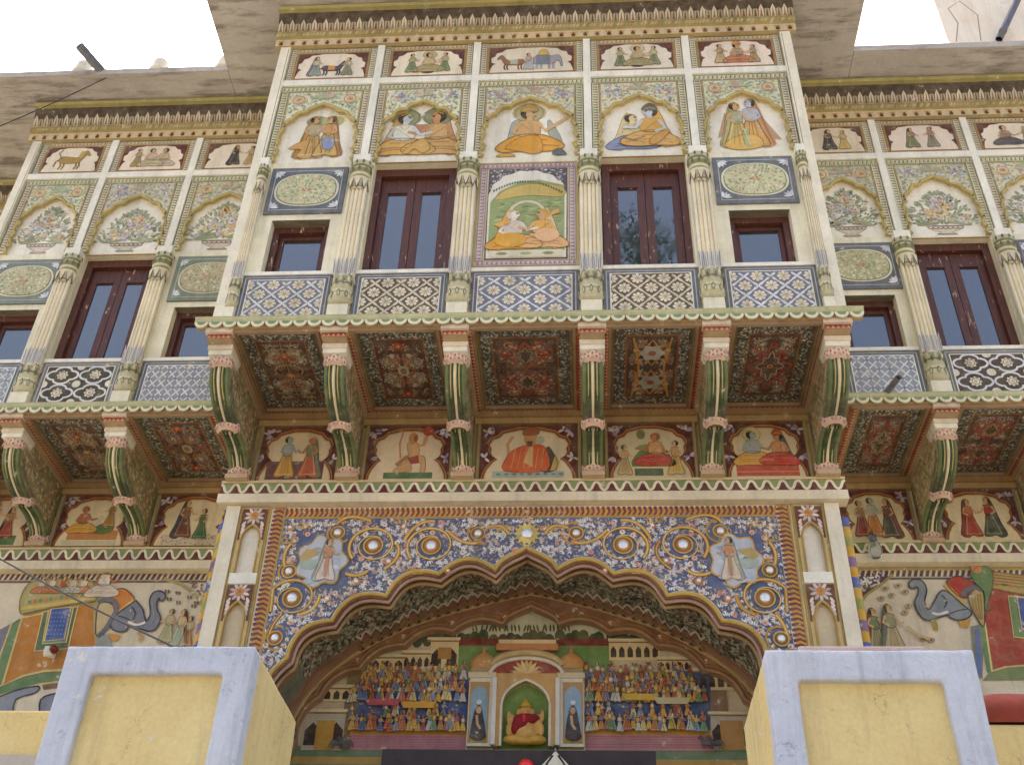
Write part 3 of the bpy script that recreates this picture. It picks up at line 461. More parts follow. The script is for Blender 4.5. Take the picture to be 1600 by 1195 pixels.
TALL = build_window(1.54, .565, 9.555, 11.6, 0.04, 2)
dup(TALL, HV, (-3.08, 0, 0)); dup(TALL, HV, (-6.17 - 1.54 + .0, 1.65, 0)); dup(TALL, HV, (5.94 - 1.54, 1.65, 0))
SMALL = build_window(2.945, .385, 9.555, 10.52, .04, 1)
dup(SMALL, HV, (-5.89, 0, 0))
for x in (-4.75, -7.42, 4.6, 7.3): dup(SMALL, HV, (x - 2.945, 1.65, 0))

# ---- painted surfaces of one window bay
def lattice(cv, x0, z0, x1, z1, style):
    fc = {'blue': (120, 127, 144), 'brown': (98, 84, 64), 'quatre': (72, 62, 56), 'trellis': (156, 160, 168)}[style]; fr = (100, 103, 110) if style != 'quatre' else (122, 124, 112)
    cv.rect(x0, z0, x1, z1, fr); cv.L = 1; cv.frame(x0 + .03, z0 + .03, x1 - .03, z1 - .03, .012, (190, 194, 204)); cv.rect(x0 + .075, z0 + .07, x1 - .075, z1 - .07, WHITE); cv.L = 2
    a0, b0, a1, b1 = x0 + .09, z0 + .085, x1 - .09, z1 - .085; cv.rect(a0, b0, a1, b1, fc); w, h = a1 - a0, b1 - b0; cv.L = 3; line = (228, 226, 222) if style != 'brown' else (222, 212, 186)
    clip = lambda p: (min(max(p[0], a0), a1), min(max(p[1], b0), b1))
    if style == 'trellis':
        nx = max(4, round(w / .125)); nz = 4; sx, sz = w / nx, h / nz
        for i in range(-nz, nx + nz):
            for s in (1, -1):
                pts = [(a0 + (i + s * t) * sx + (0 if s > 0 else nz * sx), b0 + t * sz) for t in (k * .5 for k in range(2 * nz + 1))]; pts = [p for p in pts if a0 - 1e-6 <= p[0] <= a1 + 1e-6]
                if len(pts) > 1: cv.stroke(pts, .02, line)
        cv.L = 4
        for i in range(nx):
            for j in range(nz):
                u, v = a0 + (i + .5) * sx, b0 + (j + (.5 if (i + j) % 2 else .5)) * sz; cv.poly([(u, v - sz * .2), (u + sx * .22, v), (u, v + sz * .2), (u - sx * .22, v)], (126, 136, 158) if (i + j) % 3 else (178, 182, 196))
        return
    if style == 'quatre':
        for (gx, gz, rr) in [(x_, z_, 1) for x_ in (.25, .75) for z_ in (.26, .76)] + [(.5, .51, .45), (0.0, .51, .45), (1.0, .51, .45), (.5, .0, .4), (.5, 1.0, .4)]:
            u, v = a0 + gx * w, b0 + gz * h; rx, rz = w * .235, h * .235; cv.L = 3
            if rr == 1:
                P = [(u + rx * math.cos(t) * (.74 + .26 * abs(math.cos(2 * t)) ** .8), v + rz * math.sin(t) * (.74 + .26 * abs(math.cos(2 * t)) ** .8)) for t in (2 * math.pi * k / 32 for k in range(32))]; cv.stroke(P, .03, line, True); cv.L = 4; cv.flower(u, v, .085, 8, (236, 228, 204), (214, 190, 150)); cv.L = 6; cv.ring(u, v, .05, .01, (130, 110, 90), 12)
            else:
                cv.poly([clip((u + .06 * math.cos(t), v + .06 * math.sin(t))) for t in (2 * math.pi * k / 12 for k in range(12))], (232, 222, 200)) if 0 < gx < 1 and 0 < gz < 1 else (cv.poly([p for p in [clip((u + .06 * math.cos(t), v + .06 * math.sin(t))) for t in (2 * math.pi * k / 12 for k in range(12))]], (232, 222, 200)))
        return
    nx = 3; sx, sz = w / nx, h / 2; cells = []
    for j in range(-1, 6):
        for i in range(-1, nx + 2): cells.append((a0 + (i + (.5 if j % 2 == 0 else 0)) * sx, b0 + (j * .5 + .12) * sz + .1 * sz))
    for (u, v) in cells:
        if not (a0 - .6 * sx < u < a1 + .6 * sx and b0 - .6 * sz < v < b1 + .6 * sz): continue
        q = [(u + math.cos(t) * sx * .5 * (1 - .1 * math.cos(4 * t) ** 2 - .16 * abs(math.sin(2 * t)) ** 2), v + math.sin(t) * sz * .5 * (1 - .16 * abs(math.sin(2 * t)) ** 2)) for t in (2 * math.pi * k / 24 for k in range(24))]
        q = [(u + sx * .5 * c, v + sz * .5 * s) for c, s in ((1, 0), (.72, .2), (.62, .38), (.38, .62), (.2, .72), (0, 1), (-.2, .72), (-.38, .62), (-.62, .38), (-.72, .2), (-1, 0), (-.72, -.2), (-.62, -.38), (-.38, -.62), (-.2, -.72), (0, -1), (.2, -.72), (.38, -.62), (.62, -.38), (.72, -.2))]
        for k in range(len(q)):
            p0, p1 = q[k], q[(k + 1) % len(q)]
            if all(a0 <= p[0] <= a1 and b0 <= p[1] <= b1 for p in (p0, p1)): cv.stroke([p0, p1], .019, line)
        cv.L = 4; r = min(sx, sz) * .265
        for k in range(8):
            a = 2 * math.pi * k / 8; pts = [clip((u + d * r * math.cos(a + o), v + d * r * math.sin(a + o))) for d, o in ((.12, 0), (.7, .36), (.96, .22), (1, 0), (.96, -.22), (.7, -.36))]
            if max(p[0] for p in pts) - min(p[0] for p in pts) > .01 and max(p[1] for p in pts) - min(p[1] for p in pts) > .01: cv.poly(pts, (232, 220, 194))
        cv.L = 5
        if a0 + r * .4 < u < a1 - r * .4 and b0 + r * .4 < v < b1 - r * .4: cv.ell(u, v, r * .3, r * .3, (214, 190, 140), 8); cv.L = 6; cv.ell(u, v, r * .13, r * .13, (150, 120, 90), 6)
        cv.L = 3
SPL = [(168, 182, 138), (186, 194, 150), (214, 178, 140), (176, 180, 204), (196, 160, 150), (150, 168, 128), (208, 196, 140), (140, 150, 150)]
CUSPS = [(1.0, 0), (.96, .17), (.98, .36), (.93, .56), (.75, .735), (.42, .855)]; BULG = [.04, .045, .045, .05, .055]
def arch_path(xc, a, z0, h): return [(xc + x, z0 + z) for x, z in cusped([(c[0] * a, c[1] * h) for c in CUSPS], (0, h), [b * a / .5 for b in BULG], 5)]
NLAB = {niche_couple: 'embracing couple in orange robes with green haloes', niche_seated: 'two seated figures in orange with green haloes', niche_deity: 'seated figure in orange robe with pale halo', niche_embrace: 'figure in blue skirt embracing figure in orange', niche_tents: 'couple in yellow robes with spread cloaks'}
def window_bay(xl, xr, y0, kind, niche, top, style, seed):
    xc = (xl + xr) / 2; hw = (xr - xl) / 2; R.seed(seed); yw = y0 + .04
    # plaster round the opening
    m = MB(); o, zt = (.565, 11.6) if kind == 'tall' else ((.385, 10.52) if kind == 'small' else (0, 9.55))
    m.box(xl, xr, yw, y0 + .3, 8.62, 9.55, CREAM)
    if kind != 'paint': m.box(xl, xc - o, yw, y0 + .3, 9.552, zt, CREAM); m.box(xc + o, xr, yw, y0 + .3, 9.552, zt, CREAM)
    m.box(xl, xr, (y0 + .066 if kind == 'tall' else yw), y0 + .3, zt + .002, 11.64 if kind != 'tall' else 11.641, CREAM); m.box(xl, xr, y0 + .066, y0 + .3, 11.643, 13.24, (250, 244, 224)); part(m, 'bay_wall')
    # parapet panel
    ph = hw - .15; m = MB(); m.box(xc - ph, xc + ph, y0 - .012, yw + .01, 8.705, 9.485, (214, 206, 190)); p = part(m, 'parapet_panel'); cv = CV(); lattice(cv, xc - ph, 8.705, xc + ph, 9.485, style); canvas(cv, facade(y0 - .0135), 'lattice_painting', p)
    m = MB(); m.box(xc - ph - .02, xc + ph + .02, y0 - .025, yw + .01, 9.49, 9.545, WHITE); part(m, 'sill')
    if kind == 'small':
        m = MB(); m.box(xc - .52, xc + .52, y0 + .012, yw + .01, 10.62, 11.5, GREYB); p = part(m, 'oval_panel'); cv = CV(); gcol = (106, 108, 114) if (y0 < 1 or xc > 0) else (132, 142, 124)
        cv.rect(xc - .52, 10.62, xc + .52, 11.5, gcol); cv.L = 1; cv.frame(xc - .46, 10.68, xc + .46, 11.44, .012, (190, 192, 196)); zc = 11.06; el = lambda k: [(xc + .425 * k * abs(math.cos(t)) ** .75 * (1 if math.cos(t) > 0 else -1), zc + .305 * k * abs(math.sin(t)) ** .85 * (1 if math.sin(t) > 0 else -1)) for t in (2 * math.pi * i / 40 for i in range(40))]
        cv.poly(el(1.02), (226, 220, 190)); cv.L = 2; cv.poly(el(.95), (126, 138, 100)); cv.L = 3; cv.poly(el(.92), (206, 206, 164)); cv.L = 4; e = el(.86)
        for ring_ in range(6):
            n = 7 + ring_ * 9
            for k in range(n):
                t = 2 * math.pi * k / n + ring_ * .2; u, v = xc + .06 * ring_ * math.cos(t) * 1.15 + .03 * math.cos(t), zc + .048 * ring_ * math.sin(t)
                if inside(e, u, v): cv.leaf(u, v, t + R.uniform(-.5, .5), .05, .026, R.choice([(232, 224, 190), (226, 214, 180), (168, 172, 124), (214, 170, 130), (150, 156, 116)] if ring_ > 0 else [(206, 140, 110)]))
        for sx in (-1, 1):
            for sz in (-1, 1):
                for k in range(4): cv.leaf(xc + sx * .44, zc + sz * .34, math.atan2(-sz, -sx) + (k - 1.5) * .5, .12, .045, (222, 222, 226))
        canvas(cv, facade(y0 + .0105), 'floral_painting', p)
    if kind == 'paint':
        m = MB(); m.box(xc - .66, xc + .66, y0 + .012, yw + .01, 9.56, 11.5, CREAM); p = part(m, 'painted_panel'); cv = CV(); X = lambda u: xc + u
        cv.rect(X(-.66), 9.56, X(.66), 11.5, (214, 196, 150)); cv.L = 1; cv.frame(X(-.66), 9.56, X(.66), 11.5, .018, (196, 170, 92)); cv.L = 2
        for (p0, p1) in (((-.63, 9.59), (.63, 9.59)), ((-.63, 11.38), (.63, 11.38))): dots(cv, X(p0[0]), p0[1], X(p1[0]), p1[1], .09, .06, (214, 194, 186), (150, 120, 140), (120, 100, 110))
        for u in (-.54, .63): dots(cv, X(u), 9.69, X(u), 11.37, .09, .06, (214, 194, 186), (150, 120, 140), (120, 100, 110))
        cv.L = 1; cv.rect(X(-.52), 9.7, X(.52), 11.37, (92, 88, 100)); cv.L = 2; scatter(cv, lambda u, v: abs(u - xc) < .48, (X(-.5), 10.7, X(.5), 11.34), .045, .045, .02, [(232, 226, 222), (206, 176, 176), (176, 180, 200), (220, 214, 200)])
        cv.L = 3; ap = [(X(.5 * math.cos(t) * (1 + .02 * math.cos(14 * t))), 10.86 + .46 * math.sin(t) * (1 + .03 * math.cos(14 * t))) for t in (math.pi * k / 40 for k in range(41))]; cv.poly([(X(.5), 9.72)] + ap + [(X(-.5), 9.72)], (238, 232, 214)); cv.L = 4
        hill = [(X(-.48), 10.72), (X(-.36), 10.94), (X(-.1), 11.1), (X(.15), 11.14), (X(.48), 11.02)]; cv.poly([(X(.48), 9.84), *hill[::-1], (X(-.48), 9.84)], (160, 176, 118)); cv.L = 5
        cv.sp([(X(-.42), 10.76), (X(-.3), 10.94), (X(0), 11.06), (X(.44), 11.0), (X(.44), 10.8), (X(0), 10.84)], (214, 190, 110)); scatter(cv, lambda u, v: True, (X(-.42), 9.88, X(.38), 10.76), .06, .13, .02, [(132, 156, 104), (172, 184, 122), (190, 194, 134), (118, 142, 98), (200, 196, 120)], lambda u, v: 0); cv.L = 6
        for i in range(27): cv.leaf(X(-.44 + i * .034), 10.86 + .24 * math.sin((i + 3) / 30 * math.pi) - .02, math.pi / 2, .05, .03, (92, 112, 74))
        cv.ring(X(-.0), 10.5, .22, .045, (232, 222, 186), 24, .3, 2.9); cv.ring(X(.02), 10.22, .16, .045, (226, 218, 180), 20, 3.3, 5.9); fig_sit(cv, X(-.17), 9.86, .76, (226, 170, 66), (236, 224, 200), (230, 222, 206), f=1, shawl=(228, 172, 76), hair=(220, 204, 180)); fig_sit(cv, X(.2), 9.88, .74, (230, 180, 120), (226, 172, 84), (224, 180, 120), f=-1, shawl=(232, 196, 150), hair=(222, 170, 82)); cv.L = 10
        cv.ell(X(-.2), 10.02, .2, .13, (230, 172, 60)); cv.ell(X(.26), 10.1, .16, .12, (230, 186, 140)); cv.L = 11; cv.poly([(X(.3), 10.5), (X(.4), 10.56), (X(.42), 10.5), (X(.32), 10.44)], (226, 170, 84)); cv.poly([(X(-.42), 10.3), (X(-.34), 10.24), (X(-.2), 10.34), (X(-.3), 10.36)], (226, 170, 84)); cv.L = 6
        cv.rect(X(-.46), 9.73, X(.46), 9.85, (222, 212, 180)); cv.L = 7
        for u in (-.3, 0, .28): cv.leaf(X(u - .08), 9.79, 0, .16, .06, (150, 160, 110))
        canvas(cv, facade(y0 + .0105), 'garden_painting', p)
    # arch niche: a slab cut to a cusped arch, a rolled rim, painted spandrels
    x0, x1 = xl + .055, xr - .055; a = hw - .18; ap = arch_path(xc, a, 11.645, 1.2); m = MB(); m.prism([(x1, 11.645), (x1, 13.24), (x0, 13.24), (x0, 11.645)] + ap[::-1], y0, y0 + .064, CREAM, (206, 190, 140)); p = part(m, 'arch_niche')
    m = MB(); m.tube([(x, y0 - .004, z) for x, z in ap], .024, lambda i, j: (178, 152, 82) if j % 8 in (4, 5, 6) else (200, 180, 112), 8); part(m, 'arch_rim', p)
    cv = CV(); W_ = .115
    dots(cv, x0 + W_, 11.66, x0 + W_, 13.12, W_, .055, (222, 214, 182), (104, 106, 86), (188, 150, 96)); dots(cv, x1, 11.66, x1, 13.12, W_, .055, (222, 214, 182), (104, 106, 86), (188, 150, 96)); dots(cv, x0, 13.122, x1, 13.122, .11, .06, (214, 212, 176), (120, 126, 92), (190, 160, 100))
    i0, i1 = x0 + W_, x1 - W_; outer = [(i1, 11.9), (i1, 13.12), (i0, 13.12), (i0, 11.9)]; apo = [(xc + (x - xc) * 1.07, 11.645 + (z - 11.645) * 1.025) for x, z in ap]; apo = [(min(max(x, i0), i1), z) for x, z in apo if z > 12.0]
    cv.L = 0; cv.poly([(i1, apo[0][1]), (i1, 13.12), (i0, 13.12), (i0, apo[-1][1])] + apo[::-1], (222, 222, 188)); cv.L = 1; cv.stroke([(i0 + .012, apo[-1][1]), (i0 + .012, 13.108), (i1 - .012, 13.108), (i1 - .012, apo[0][1])], .024, (176, 148, 84))
    reg = [(i1 - .03, 12.05), (i1 - .03, 13.09), (i0 + .03, 13.09), (i0 + .03, 12.05)] + [(x, z + .03) for x, z in apo[::-1]]; cv.L = 2; scatter(cv, lambda u, v: inside(reg, u, v), (i0, 12.0, i1, 13.1), .043, .06, .026, SPL)
    rose = kind == 'tall' or kind == 'paint'; cv.L = 3
    for s in (-1, 1):
        u, v = xc + s * (hw - .34), 12.93
        if rose:
            for k in range(22): a_ = R.uniform(0, 6.3); d = R.uniform(.02, .13); cv.leaf(u + d * math.cos(a_), v + d * .8 * math.sin(a_), a_, .05, .028, R.choice([(128, 138, 180), (226, 226, 234), (150, 158, 196), (206, 210, 226)]))
            cv.L = 4; cv.ell(u, v, .03, .026, (214, 150, 110), 8); cv.L = 3
        else: cv.ell(u, v, .12, .095, (226, 214, 168)); cv.L = 4; cv.ring(u, v, .085, .02, (196, 160, 120), 14); cv.flower(u, v, .06, 8, (206, 170, 130), (190, 110, 84)); cv.L = 3
    for k in range(9): cv.leaf(xc, 12.95, math.pi * (.05 + .1125 * k), .17, .05, R.choice([(168, 178, 134), (206, 164, 150), (190, 196, 160)]))
    canvas(cv, facade(y0 - .0015), 'spandrel_painting', p)
    cv = CV(); nc = CV(); niche(nc, a, 1.2); cv.shift(nc, xc, 11.645); canvas(cv, facade(y0 + .0645), 'niche_painting', p)['label'] = NLAB.get(niche, 'painted vase of pale flowers')
    # frieze panel above
    m = MB(); m.box(x0, x1, y0, y0 + .3, 13.372, 14.13, CREAM); p = part(m, 'frieze_panel'); cv = CV()
    dots(cv, x0 + .1, 13.38, x0 + .1, 14.12, .095, .05, (222, 212, 180), (104, 106, 92), (196, 150, 96)); dots(cv, x1 - .005, 13.38, x1 - .005, 14.12, .095, .05, (222, 212, 180), (104, 106, 92), (196, 150, 96)); dots(cv, x0 + .1, 14.045, x1 - .1, 14.045, .075, .06, (216, 200, 160), (140, 120, 84), (186, 140, 90))
    a0, a1, b0, b1 = x0 + .102, x1 - .102, 13.385, 14.04; cv.rect(a0, b0, a1, b1, (170, 128, 66)); cv.L = 1; cv.rect(a0 + .03, b0 + .04, a1 - .03, b1 - .025, (98, 48, 44)); cv.L = 2
    aw, ah = (a1 - a0) / 2 - .04, b1 - b0 - .085; sh = [(1.0, 0), (.99, .1), (.93, .3), (.86, .36), (.96, .42), (.97, .6), (.88, .66), (.84, .8), (.72, .84), (.62, .95), (.45, .97), (.3, 1.0)]; car = [(xc + u * aw, b0 + .042 + v * ah) for u, v in sh] + [(xc - u * aw, b0 + .042 + v * ah) for u, v in sh[::-1]]; cv.poly(car, (238, 224, 198)); cv.L = 3; nc = CV(); top(nc, aw * .8, ah); cv.shift(nc, xc, b0 + .05); canvas(cv, facade(y0 - .0015), 'frieze_painting', p)
def vase_fn(seed, h=.8): return lambda cv, w, hh: vase(cv, 0, .03 * hh, w * 1.5, hh * h, seed)
BAYS = [(-3.66, -2.24, 0, 'small', niche_couple, scene_horses, 'blue'), (-2.24, -.803, 0, 'tall', niche_seated, scene_court, 'brown'), (-.803, .803, 0, 'paint', niche_deity, scene_procession, 'blue'), (.803, 2.24, 0, 'tall', niche_embrace, scene_court, 'brown'), (2.24, 3.66, 0, 'small', niche_tents, scene_banner, 'blue'),
    (-8.15, -6.87, 1.65, 'small', vase_fn(3), scene_lion, 'trellis'), (-6.87, -5.47, 1.65, 'tall', vase_fn(4, .72), scene_seated, 'quatre'), (-5.47, -4.03, 1.65, 'small', vase_fn(5), scene_dance, 'trellis'),
    (3.96, 5.24, 1.65, 'small', vase_fn(6), scene_dance, 'trellis'), (5.24, 6.64, 1.65, 'tall', vase_fn(7, .72), scene_pair, 'quatre'), (6.64, 8.0, 1.65, 'small', vase_fn(8), scene_rest, 'trellis')]
for i, b in enumerate(BAYS): window_bay(*b, seed=100 + i)
R.seed(5)
# white strips that divide the painted fields, corner strips
for xs, y0, xa, xb in (((-2.24, -.803, .803, 2.24), 0, -3.62, 3.62), ((-6.87, -5.47), 1.65, -8.15, -3.8), ((5.24, 6.64, 8.0), 1.65, 3.8, 9.6)):
    m = MB(); m.box(xa, xb, y0 - .03, y0 + .05, 13.245, 13.368, WHITE); part(m, 'string_course')
    for x in xs: m = MB(); m.box(x - .052, x + .052, y0 - .034, y0 + .05, 11.63, 14.14, WHITE); part(m, 'dividing_strip')
for x, y0, w in ((-3.69, 0, .075), (3.69, 0, .075), (-8.2, 1.65, .07)):
    m = MB(); m.box(x - w, x + w, y0 - .045, y0 + .32, 8.66, 14.15, (248, 240, 214)); s = part(m, 'corner_strip')
    cv = CV(); sg = 1 if x < 0 else -1
    for dx in (.05,): cv.stroke([(x + sg * dx, 8.7), (x + sg * dx, 14.1)], .008, (120, 104, 84))
    canvas(cv, facade(y0 - .0465), 'painted_line', s)
# ---- cornice with petal row and drops
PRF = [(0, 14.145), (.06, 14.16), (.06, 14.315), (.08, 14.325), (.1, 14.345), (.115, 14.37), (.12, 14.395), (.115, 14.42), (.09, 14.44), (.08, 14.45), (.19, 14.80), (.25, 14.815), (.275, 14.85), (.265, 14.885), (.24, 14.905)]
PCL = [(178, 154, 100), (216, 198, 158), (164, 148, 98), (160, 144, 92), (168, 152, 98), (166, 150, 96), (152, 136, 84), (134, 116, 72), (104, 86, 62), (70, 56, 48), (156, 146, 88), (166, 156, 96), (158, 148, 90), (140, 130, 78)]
def cornice(xa, xb, y0):
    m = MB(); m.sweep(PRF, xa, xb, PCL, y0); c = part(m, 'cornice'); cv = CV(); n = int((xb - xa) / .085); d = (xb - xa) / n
    for i in range(n):
        u = xa + (i + .5) * d; big = i % 2 == 0; cv.L = 0; cv.poly([(u - d * .46, .0), (u + d * .46, .0), (u + d * .42, .45), (u, .72 if big else .5), (u - d * .42, .45)], (214, 204, 178) if big else (182, 168, 138)); cv.L = 1; cv.poly([(u - d * .2, .05), (u + d * .2, .05), (u, .6)], (150, 108, 84) if big else (104, 78, 60))
    for i in range(n * 2): cv.L = 2; u = xa + (i + .5) * d / 2; cv.poly([(u - d * .1, -.02), (u + d * .1, -.02), (u, .2)], (190, 150, 84))
    canvas(cv, lambda a, b, h: (a, y0 - (.0835 + .1 * b) - h, 14.453 + .32 * b), 'petal_row', c, kind='stuff')
    cv = CV(); n = int((xb - xa) / .175); d = (xb - xa) / n
    for i in range(n): u = xa + (i + .5) * d; cv.L = 0; cv.poly([(u - .06, 14.28), (u + .06, 14.28), (u + .03, 14.22), (u - .03, 14.22)], (222, 164, 96)); cv.L = 1; cv.poly([(u - .022, 14.17), (u + .022, 14.17), (u + .034, 14.2), (u + .02, 14.23), (u, 14.27), (u - .02, 14.23), (u - .034, 14.2)], (92, 54, 36))
    canvas(cv, facade(y0 - .0615), 'drop_row', c, kind='stuff'); cv = CV(); n = int((xb - xa) / .05); d = (xb - xa) / n
    for i in range(n): u = xa + i * d; cv.L = i % 2; cv.poly([(u, .02), (u + d * .5, .02), (u + d * 1.0, .5), (u + d * .5, .98), (u, .98), (u + d * .5, .5)], R.choice([(186, 170, 116), (150, 128, 76), (198, 184, 136)]))
    canvas(cv, lambda a, b, h: (a, y0 - .088 - .034 * math.sin(math.pi * (.1 + .8 * b)) - h, 14.335 + .1 * b), 'leaf_moulding', c, kind='stuff')
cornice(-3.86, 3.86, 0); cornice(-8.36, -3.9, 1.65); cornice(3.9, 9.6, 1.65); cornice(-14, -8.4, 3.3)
# ---- eaves (stone slabs) with finials
m = MB(); m.box(-4.97, 4.97, -.8, 3.4, 14.92, 15.02, TAN); part(m, 'eave', mat='weathered_slab')
m = MB(); m.box(-14, -4.98, .93, 5, 14.925, 15.02, TAN); part(m, 'eave', mat='weathered_slab')
m = MB(); m.box(4.98, 10, .93, 5, 14.925, 15.02, TAN); part(m, 'eave', mat='weathered_slab')
for x0, x1, y in ((-14, -4.985, .93), (4.985, 10, .93)): m = MB(); m.box(x0, x1, y - .03, y - .002, 14.93, 15.05, GREY); part(m, 'drip_edge', mat='weathered_slab')
for x in (-7.5, -6.2, -5.1): m = MB(); m.lathe([(.02, 15.03), (.15, 15.04), (.16, 15.1), (.1, 15.16), (.14, 15.24), (.12, 15.34), (.05, 15.4), (.0, 15.48)], x, 1.02, (236, 228, 206), 12); part(m, 'roof_finial')
m = MB(); m.box(6.5, 10, 1.0, 1.2, 15.03, 17.5, WHITE); m.box(6.5, 10, .97, 1.0, 15.03, 15.18, WHITE); p = part(m, 'terrace_parapet', mat='terrace_plaster')
cv = CV(); cv.stroke([(6.62, 15.2), (6.75, 15.7), (6.68, 16.1), (6.9, 16.3), (7.1, 15.9), (7.0, 15.2)], .02, (196, 170, 140)); canvas(cv, facade(.999), 'painted_outline', p)

# ---- ledge under a balcony with hanging scallops
def scallop_mesh():
    m = MB(); pts = [(.083 * math.cos(t), -.085 * math.sin(t)) for t in (math.pi * i / 8 for i in range(9))]; m.prism([(x, z) for x, z in pts], -.0125, .0125, (236, 230, 196), (200, 196, 154))
    cv = CV(); cv.poly([(x * .62, z * .55) for x, z in pts], (138, 148, 100), .04); m.paint(cv, facade(-.0135)); return m
SCAL = [None]
def ledge(xa, xb, y0):
    m = MB(); m.sweep([(0, 8.605), (.12, 8.605), (.15, 8.625), (.15, 8.66), (.17, 8.67), (.17, 8.69), (.0, 8.70)], xa, xb, [TAN, (160, 164, 124), (190, 192, 150), (222, 218, 180), (176, 180, 140), CREAM], y0); l = part(m, 'ledge'); n = round((xb - xa) / .17); d = (xb - xa) / n
    for i in range(n):
        x = xa + (i + .5) * d
        if SCAL[0] is None: SCAL[0] = scallop_mesh().build('scallop', l, org=(0, 0, 0)); o = SCAL[0]; o.location = world(x, y0 - .14, 8.618) - WL[l.name]
        else: o = SCAL[0].copy(); link(o, l, world(x, y0 - .14, 8.618))
        o.scale.x = d / .17
ledge(-3.92, 3.92, 0); ledge(-8.3, -3.95, 1.65); ledge(3.95, 9.6, 1.65)

